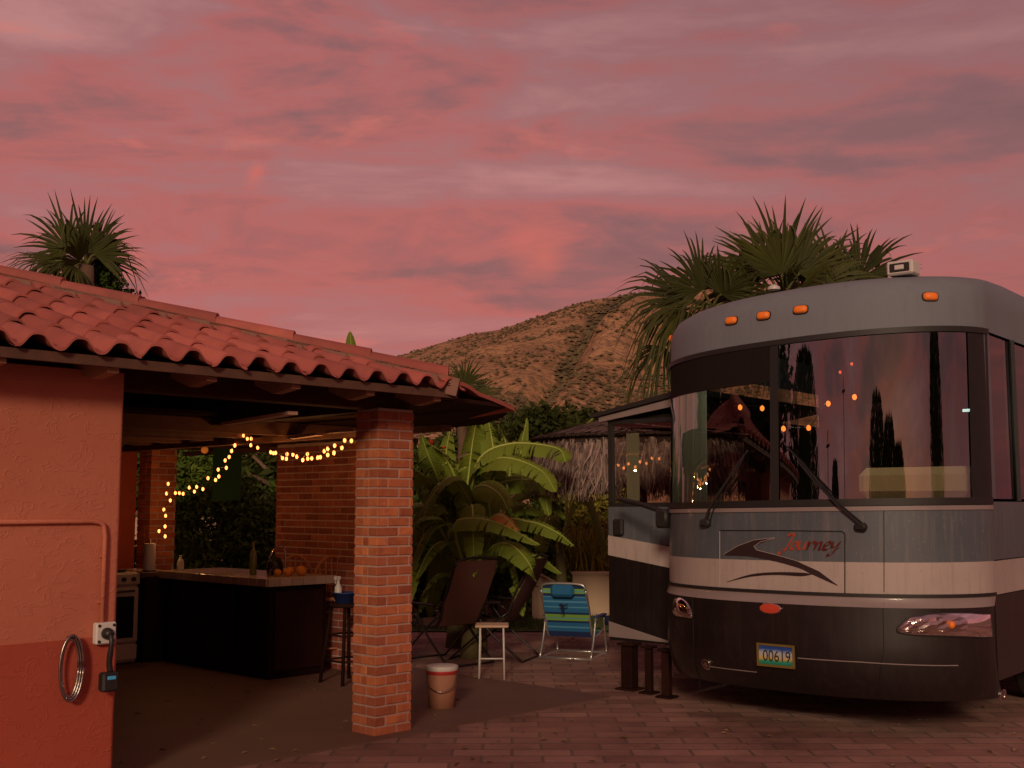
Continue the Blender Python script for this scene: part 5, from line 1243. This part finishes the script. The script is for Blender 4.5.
# trees far beyond
def tree(x, D, ytop, rad, label, mat='leaffar', n=6500):
    p0 = V((at(x, 500, D).x, D, 0)); zt_ = at(x, ytop, D).z; t_ = thing('tree', p0, label, 'tree', 'trees beyond the garden'); zc = zt_-rad[2]*.95
    m_ = MB(); leafcloud(m_, p0+UP*zc, rad, n, rad[0]*.13, 16); m_.build('crown', M[mat], t_)
    m_ = MB(); m_.tube(curve([p0, p0+V((.1, 0, zc*.5)), p0+UP*zc], 8), [rad[0]*.09*(1.2-k*.08) for k in range(9)], 8)
    for k in range(5): d = V((rnd.uniform(-.6, .6)*rad[0], rnd.uniform(-.6, .6)*rad[1], rnd.uniform(0, .6)*rad[2])); m_.tube([p0+UP*zc*.75, p0+UP*zc+d], [rad[0]*.05, rad[0]*.015], 6)
    m_.build('trunk', M['trunk'], t_, True)
tree(535, 40, 404, (2.1, 1.9, 1.9), 'rounded dark green tree below the hillside right of the tile roof')
tree(571, 44, 409, (2.2, 2, 1.9), 'dark green tree above the left edge of the thatched umbrella')
tree(495, 46, 398+14, (2.0, 2, 1.9), 'dark tree showing between the roof corner and the rounded tree')
tree(612, 48, 418, (2.2, 2, 1.9), 'broad dark tree behind the top of the thatched umbrella')
tree(440, 45, 425, (3, 2, 2.6), 'dark tree mostly hidden behind the tile roof corner')
for x, D, yt, lb in ((300, 50, 420, 'dark tree seen under the roof through the bar'), (200, 52, 425, 'dark tree farthest left under the roof')): tree(x, D, yt, (4, 3, 3), lb)
# trees and poles of the camp behind the camera (seen mirrored in the windshield)
def cypress(x, y, h, r, label):
    p0 = V((x, y, 0)); t_ = thing('cypress', p0, label, 'tree', 'cypresses across the camp'); m_ = MB()
    for i in range(5200):
        q = rnd.random()**.8; zz = .4+q*(h-.4); rr = r*max(0, math.sin(PI*min(1, (q*.80+.18))))**.38*rnd.uniform(.6, 1.12); a = rnd.uniform(0, 2*PI)
        p_ = p0+V((math.cos(a)*rr, math.sin(a)*rr, zz)); d = V((math.cos(a)*.5, math.sin(a)*.5, 1)).normalized(); t = d.cross(rdir()).normalized(); s_ = rnd.uniform(.12, .3); m_.quad([p_, p_+d*s_*.5+t*s_*.2, p_+d*s_, p_+d*s_*.5-t*s_*.2])
    m_.lathe(p0+UP*.4, [(r*.5, 0), (r*.62, h*.25), (r*.5, h*.6), (.02, h*.93)], 12)
    m_.build('crown', M['leaf'], t_); m_ = MB(); m_.tube([p0, p0+UP*.9], .09, 8); m_.build('trunk', M['trunk'], t_)
cyp = [(-9.6, .6, 5.6, 1.5, 'tall narrow cypress across the camp'), (-1.9, -7.0, 5.0, 1.5, 'broad cypress across the camp, leftmost of a clump'), (.3, -7.8, 4.5, 1.5, 'middle cypress of the clump across the camp'), (2.2, -8.0, 3.9, 1.3, 'lowest cypress of the clump across the camp'), (-9.2, -4.6, 3.8, .6, 'slim young cypress between the two poles across the camp'), (9.5, -3.0, 5.6, 1.3, 'full tall cypress at the right side of the camp')]
for x_, y_, h_, lb in ((-7.8, -1.6, 4.2, 'shorter timber utility pole across the camp'), (-7.2, -4.6, 5.6, 'taller timber utility pole across the camp')):
    b_ = V((x_, y_, 0)); t_ = thing('utility_pole', b_, lb, 'pole', 'poles across the camp'); m_ = MB(); m_.tube([b_, b_+UP*h_], [.06, .04], 8); m_.build('pole', M['wood'], t_, True)
    m_ = MB(); m_.bar(b_+V((-.25, .05, h_-.3)), b_+V((.25, -.05, h_-.3)), .05, .06); m_.build('cross_arm', M['wood'], t_)
for c_ in cyp: cypress(*c_)
for x_, y_, h_, lb in ((-11.5, 9.6, 8.5, 'large dark tree beside the pavilion, nearer the camp road'), (-15, 14.5, 9.5, 'large dark tree beside the pavilion, farther back'), (-11, 4.5, 7.5, 'large dark tree left of the pavilion nearest the cypress')):
    p0 = V((x_, y_, 0)); t_ = thing('tree', p0, lb, 'tree', 'trees beside the pavilion'); m_ = MB(); leafcloud(m_, p0+UP*(h_*.58), (2.9, 2.9, h_*.42), 6000, .34, 16); m_.build('crown', M['leaf'], t_)
    m_ = MB(); m_.tube(curve([p0, p0+V((.2, .1, h_*.3)), p0+UP*h_*.7], 8), [.22-.02*k for k in range(9)], 8); m_.build('trunk', M['trunk'], t_, True)

# ------------------------------------------------------------------ patio furniture
def sling_chair(loc, rz, label, src=None):
    t_ = thing('sling_chair', V((0, 0, 0)), label, 'chair', 'brown sling chairs on the patio')
    # local: faces +Y, x width
    bw = .27; b0, b1 = V((0, -.16, .40)), V((0, -.52, 1.08)); s1 = V((0, .32, .44)); 
    def side(sx, p_): return V((sx*bw, p_.y, p_.z))
    m_ = MB(); n = 8; P = [[V((x, lerp(b0.y, b1.y, k/n)-.03*math.sin(PI*k/n)-.02*(1-(x/bw)**2), lerp(b0.z, b1.z, k/n))) for x in frange(-bw, bw, 6)] for k in range(n+1)]; m_.slab(P, V((0, -.006, .0))); m_.build('backrest', M['brownsling'], t_, True, local=True)
    m_ = MB(); P = [[V((x, lerp(b0.y, s1.y, k/5), lerp(b0.z, s1.z, k/5)-.03*math.sin(PI*k/5))) for x in frange(-bw, bw, 6)] for k in range(6)]; m_.slab(P, V((0, 0, -.006))); m_.build('seat', M['brownsling'], t_, True, local=True)
    m_ = MB(); m_.slab([[V((x, -.485+.05*math.sin(a), 1.00+.05*math.cos(a))) for a in frange(-.5, PI, 6)] for x in frange(-.2, .2, 4)], V((0, -.004, 0))); m_.build('headrest', M['brownsling'], t_, True, local=True)
    m_ = MB()
    for sx in (-1, 1): m_.tube(curve([side(sx, s1), side(sx, b0), side(sx, (b0+b1)/2), side(sx, b1)], 14), .013, 8)
    m_.tube(curve([side(-1, b1), V((0, b1.y-.01, b1.z+.035)), side(1, b1)], 8), .013, 8); m_.build('frame', M['blackframe'], t_, True, local=True)
    for sx in (-1, 1):
        x = sx*(bw+.03); m_ = MB(); m_.bbox(V((x, .02, .62)), (.05, .42, .025), r=.01); ar = m_.build('armrest', M['blackframe'], t_, local=True)
        for a, b_ in (((x, .17, .61), (x, .1, .42)), ((x, -.16, .61), (x, -.24, .55))): m_ = MB(); m_.tube([a, b_], .010, 6); m_.build('arm_support', M['blackframe'], ar, True, local=True)
        m_ = MB(); m_.tube(curve([(x, .18, .60), (x, -.05, .32), (x, -.42, .012)], 8), .012, 8); m_.build('leg', M['blackframe'], t_, True, local=True)
        m_ = MB(); m_.tube(curve([(x, -.26, .52), (x, .05, .30), (x, .40, .012)], 8), .012, 8); m_.build('leg', M['blackframe'], t_, True, local=True)
    for b_ in (-.42, .40): m_ = MB(); m_.tube([(-bw-.03, b_, .014), (bw+.03, b_, .014)], .012, 8); m_.build('stretcher', M['blackframe'], t_, True, local=True)
    t_.location = loc; t_.rotation_euler = (0, 0, rz); return t_
sling_chair(V((at(446, 640, 12.4).x, 12.4, 0)), .72, 'brown sling chair seen from behind, nearest the brick column')
sling_chair(V((at(494, 640, 12.7).x, 12.7, 0)), 1.25, 'brown sling chair seen nearly side-on between the other chair and the striped one')
# side table
tb = V((at(492, 640, 11.25).x, 11.25, 0)); t_ = thing('folding_table', tb, 'small folding table with white tube legs in front of the brown sling chairs', 'table')
m_ = MB(); m_.bbox(tb+UP*.50, (.32, .30, .022), r=.008); m_.build('table_top', M['tanwall'], t_)
for a in (-1, 1):
    m_ = MB(); m_.tube([tb+V((a*.11, -.13, .49)), tb+V((a*.12, -.13, .0))], .009, 8); m_.build('leg', M['white'], t_, True)
    m_ = MB(); m_.tube([tb+V((a*.11, .13, .49)), tb+V((a*.12, .13, .0))], .009, 8); m_.build('leg', M['white'], t_, True)
m_ = MB(); m_.tube([tb+V((-.12, -.13, .2)), tb+V((.12, -.13, .2))], .008, 6); m_.build('stretcher', M['white'], t_, True)
# white topped bucket
bk = V((at(442, 664, 9.6).x, 9.6, 0)); zt_ = at(442, 664, 9.6).z; t_ = thing('bucket', bk, 'round bucket with a white lid and red rim on the patio beside the brick column', 'bucket')
m_ = MB(); m_.lathe(bk, [(0, 0), (.11, 0), (.125, zt_-.03), (0, zt_-.03)], 24); m_.build('pail', M['clay'], t_, True)
m_ = MB(); m_.lathe(bk+UP*(zt_-.075), [(.1235, 0), (.129, .004), (.130, .04), (.125, .045)], 24); m_.build('rim_band', M['redplastic'], t_, True)
m_ = MB(); m_.tube(curve([bk+V((-.128, 0, zt_-.06)), bk+V((-.10, -.12, zt_-.16)), bk+V((0, -.17, zt_-.2)), bk+V((.10, -.12, zt_-.16)), bk+V((.128, 0, zt_-.06))], 14), .004, 6); m_.build('handle', M['steel'], t_, True)
m_ = MB(); m_.lathe(bk+UP*(zt_-.03), [(.13, -.015), (.135, 0), (.132, .018), (.12, .022), (.0, .024)], 24); smooth_by_angle(m_.build('lid', M['white'], t_))
# striped beach chair
t_ = thing('beach_chair', V((0, 0, 0)), 'low blue and green striped beach chair with aluminium frame on the patio', 'beach chair')
bw = .25; b0, b1 = V((0, -.12, .22)), V((0, -.40, .80)); s1 = V((0, .34, .27))
m_ = MB(); n = 10; m_.grid([[V((x, lerp(b0.y, b1.y, k/n)-.035*math.sin(PI*k/n)*(1-(x/bw)**2*.3), lerp(b0.z, b1.z, k/n))) for k in range(n+1)] for x in frange(bw, -bw, 8)]); bkr = m_.build('backrest', M['stripes'], t_, True, local=True)
m_ = MB(); m_.grid([[V((x, lerp(b0.y, s1.y, k/5), lerp(b0.z, s1.z, k/5)-.035*math.sin(PI*k/5))) for k in range(6)] for x in frange(-bw, bw, 6)]); m_.build('seat', M['stripes'], t_, True, local=True)
m_ = MB(); m_.bbox(V((0, -.435, .735)), (.26, .07, .13), r=.03); m_.build('pillow', M['bluecloth'], t_, local=True)
m_ = MB()
for L in ([(-.06, .60), (-.02, .585), (.03, .60), (.05, .57), (.0, .56), (-.05, .58)], [(.0, .58), (.03, .55), (.015, .49), (.06, .47), (.0, .485), (-.005, .54)]):
    m_.poly([V((-x, -.375-(z-.5)*.48, z)) for x, z in L], V((0, -.003, 0)))
m_.build('printed_motif', M['darkblue'], bkr, local=True)
m_ = MB()
for sx in (-1, 1): m_.tube(curve([(sx*bw, s1.y, s1.z), (sx*bw, b0.y, b0.z), (sx*bw, (b0.y+b1.y)/2, (b0.z+b1.z)/2), (sx*bw, b1.y, b1.z-.06)], 12), .014, 8)
m_.tube(curve([(-bw, b1.y, b1.z-.06), (-bw*.85, b1.y-.015, b1.z), (0, b1.y-.02, b1.z+.012), (bw*.85, b1.y-.015, b1.z), (bw, b1.y, b1.z-.06)], 14), .014, 8); m_.build('frame', M['alu'], t_, True, local=True)
for sx in (-1, 1):
    x = sx*(bw+.035); m_ = MB(); m_.bbox(V((x, .06, .44)), (.06, .40, .022), r=.01); a_ = m_.build('armrest', M['blue'], t_, local=True)
    m_ = MB(); m_.tube(curve([(x, .20, .43), (x, .26, .2), (x, .30, .012), (x*.98, .1, .010), (x, -.34, .012)], 16), .014, 8); m_.build('leg', M['alu'], t_, True, local=True)
    m_ = MB(); m_.tube(curve([(x, -.13, .43), (x, -.22, .2), (x, -.34, .012)], 8), .014, 8); m_.build('leg', M['alu'], t_, True, local=True)
for b_ in (-.34, .30): m_ = MB(); m_.tube([(-bw-.03, b_, .013), (bw+.03, b_, .013)], .014, 8); m_.build('cross_tube', M['alu'], t_, True, local=True)
m_ = MB(); m_.lathe(V((bw+.10, .16, .33)), [(0, 0), (.038, 0), (.042, .1), (.038, .1), (.034, .01), (0, .01)], 14); m_.build('cup_holder', M['darkblue'], t_, True, local=True)
t_.location = (at(574, 640, 12.9).x, 12.9, 0); t_.rotation_euler = (0, 0, -.34)
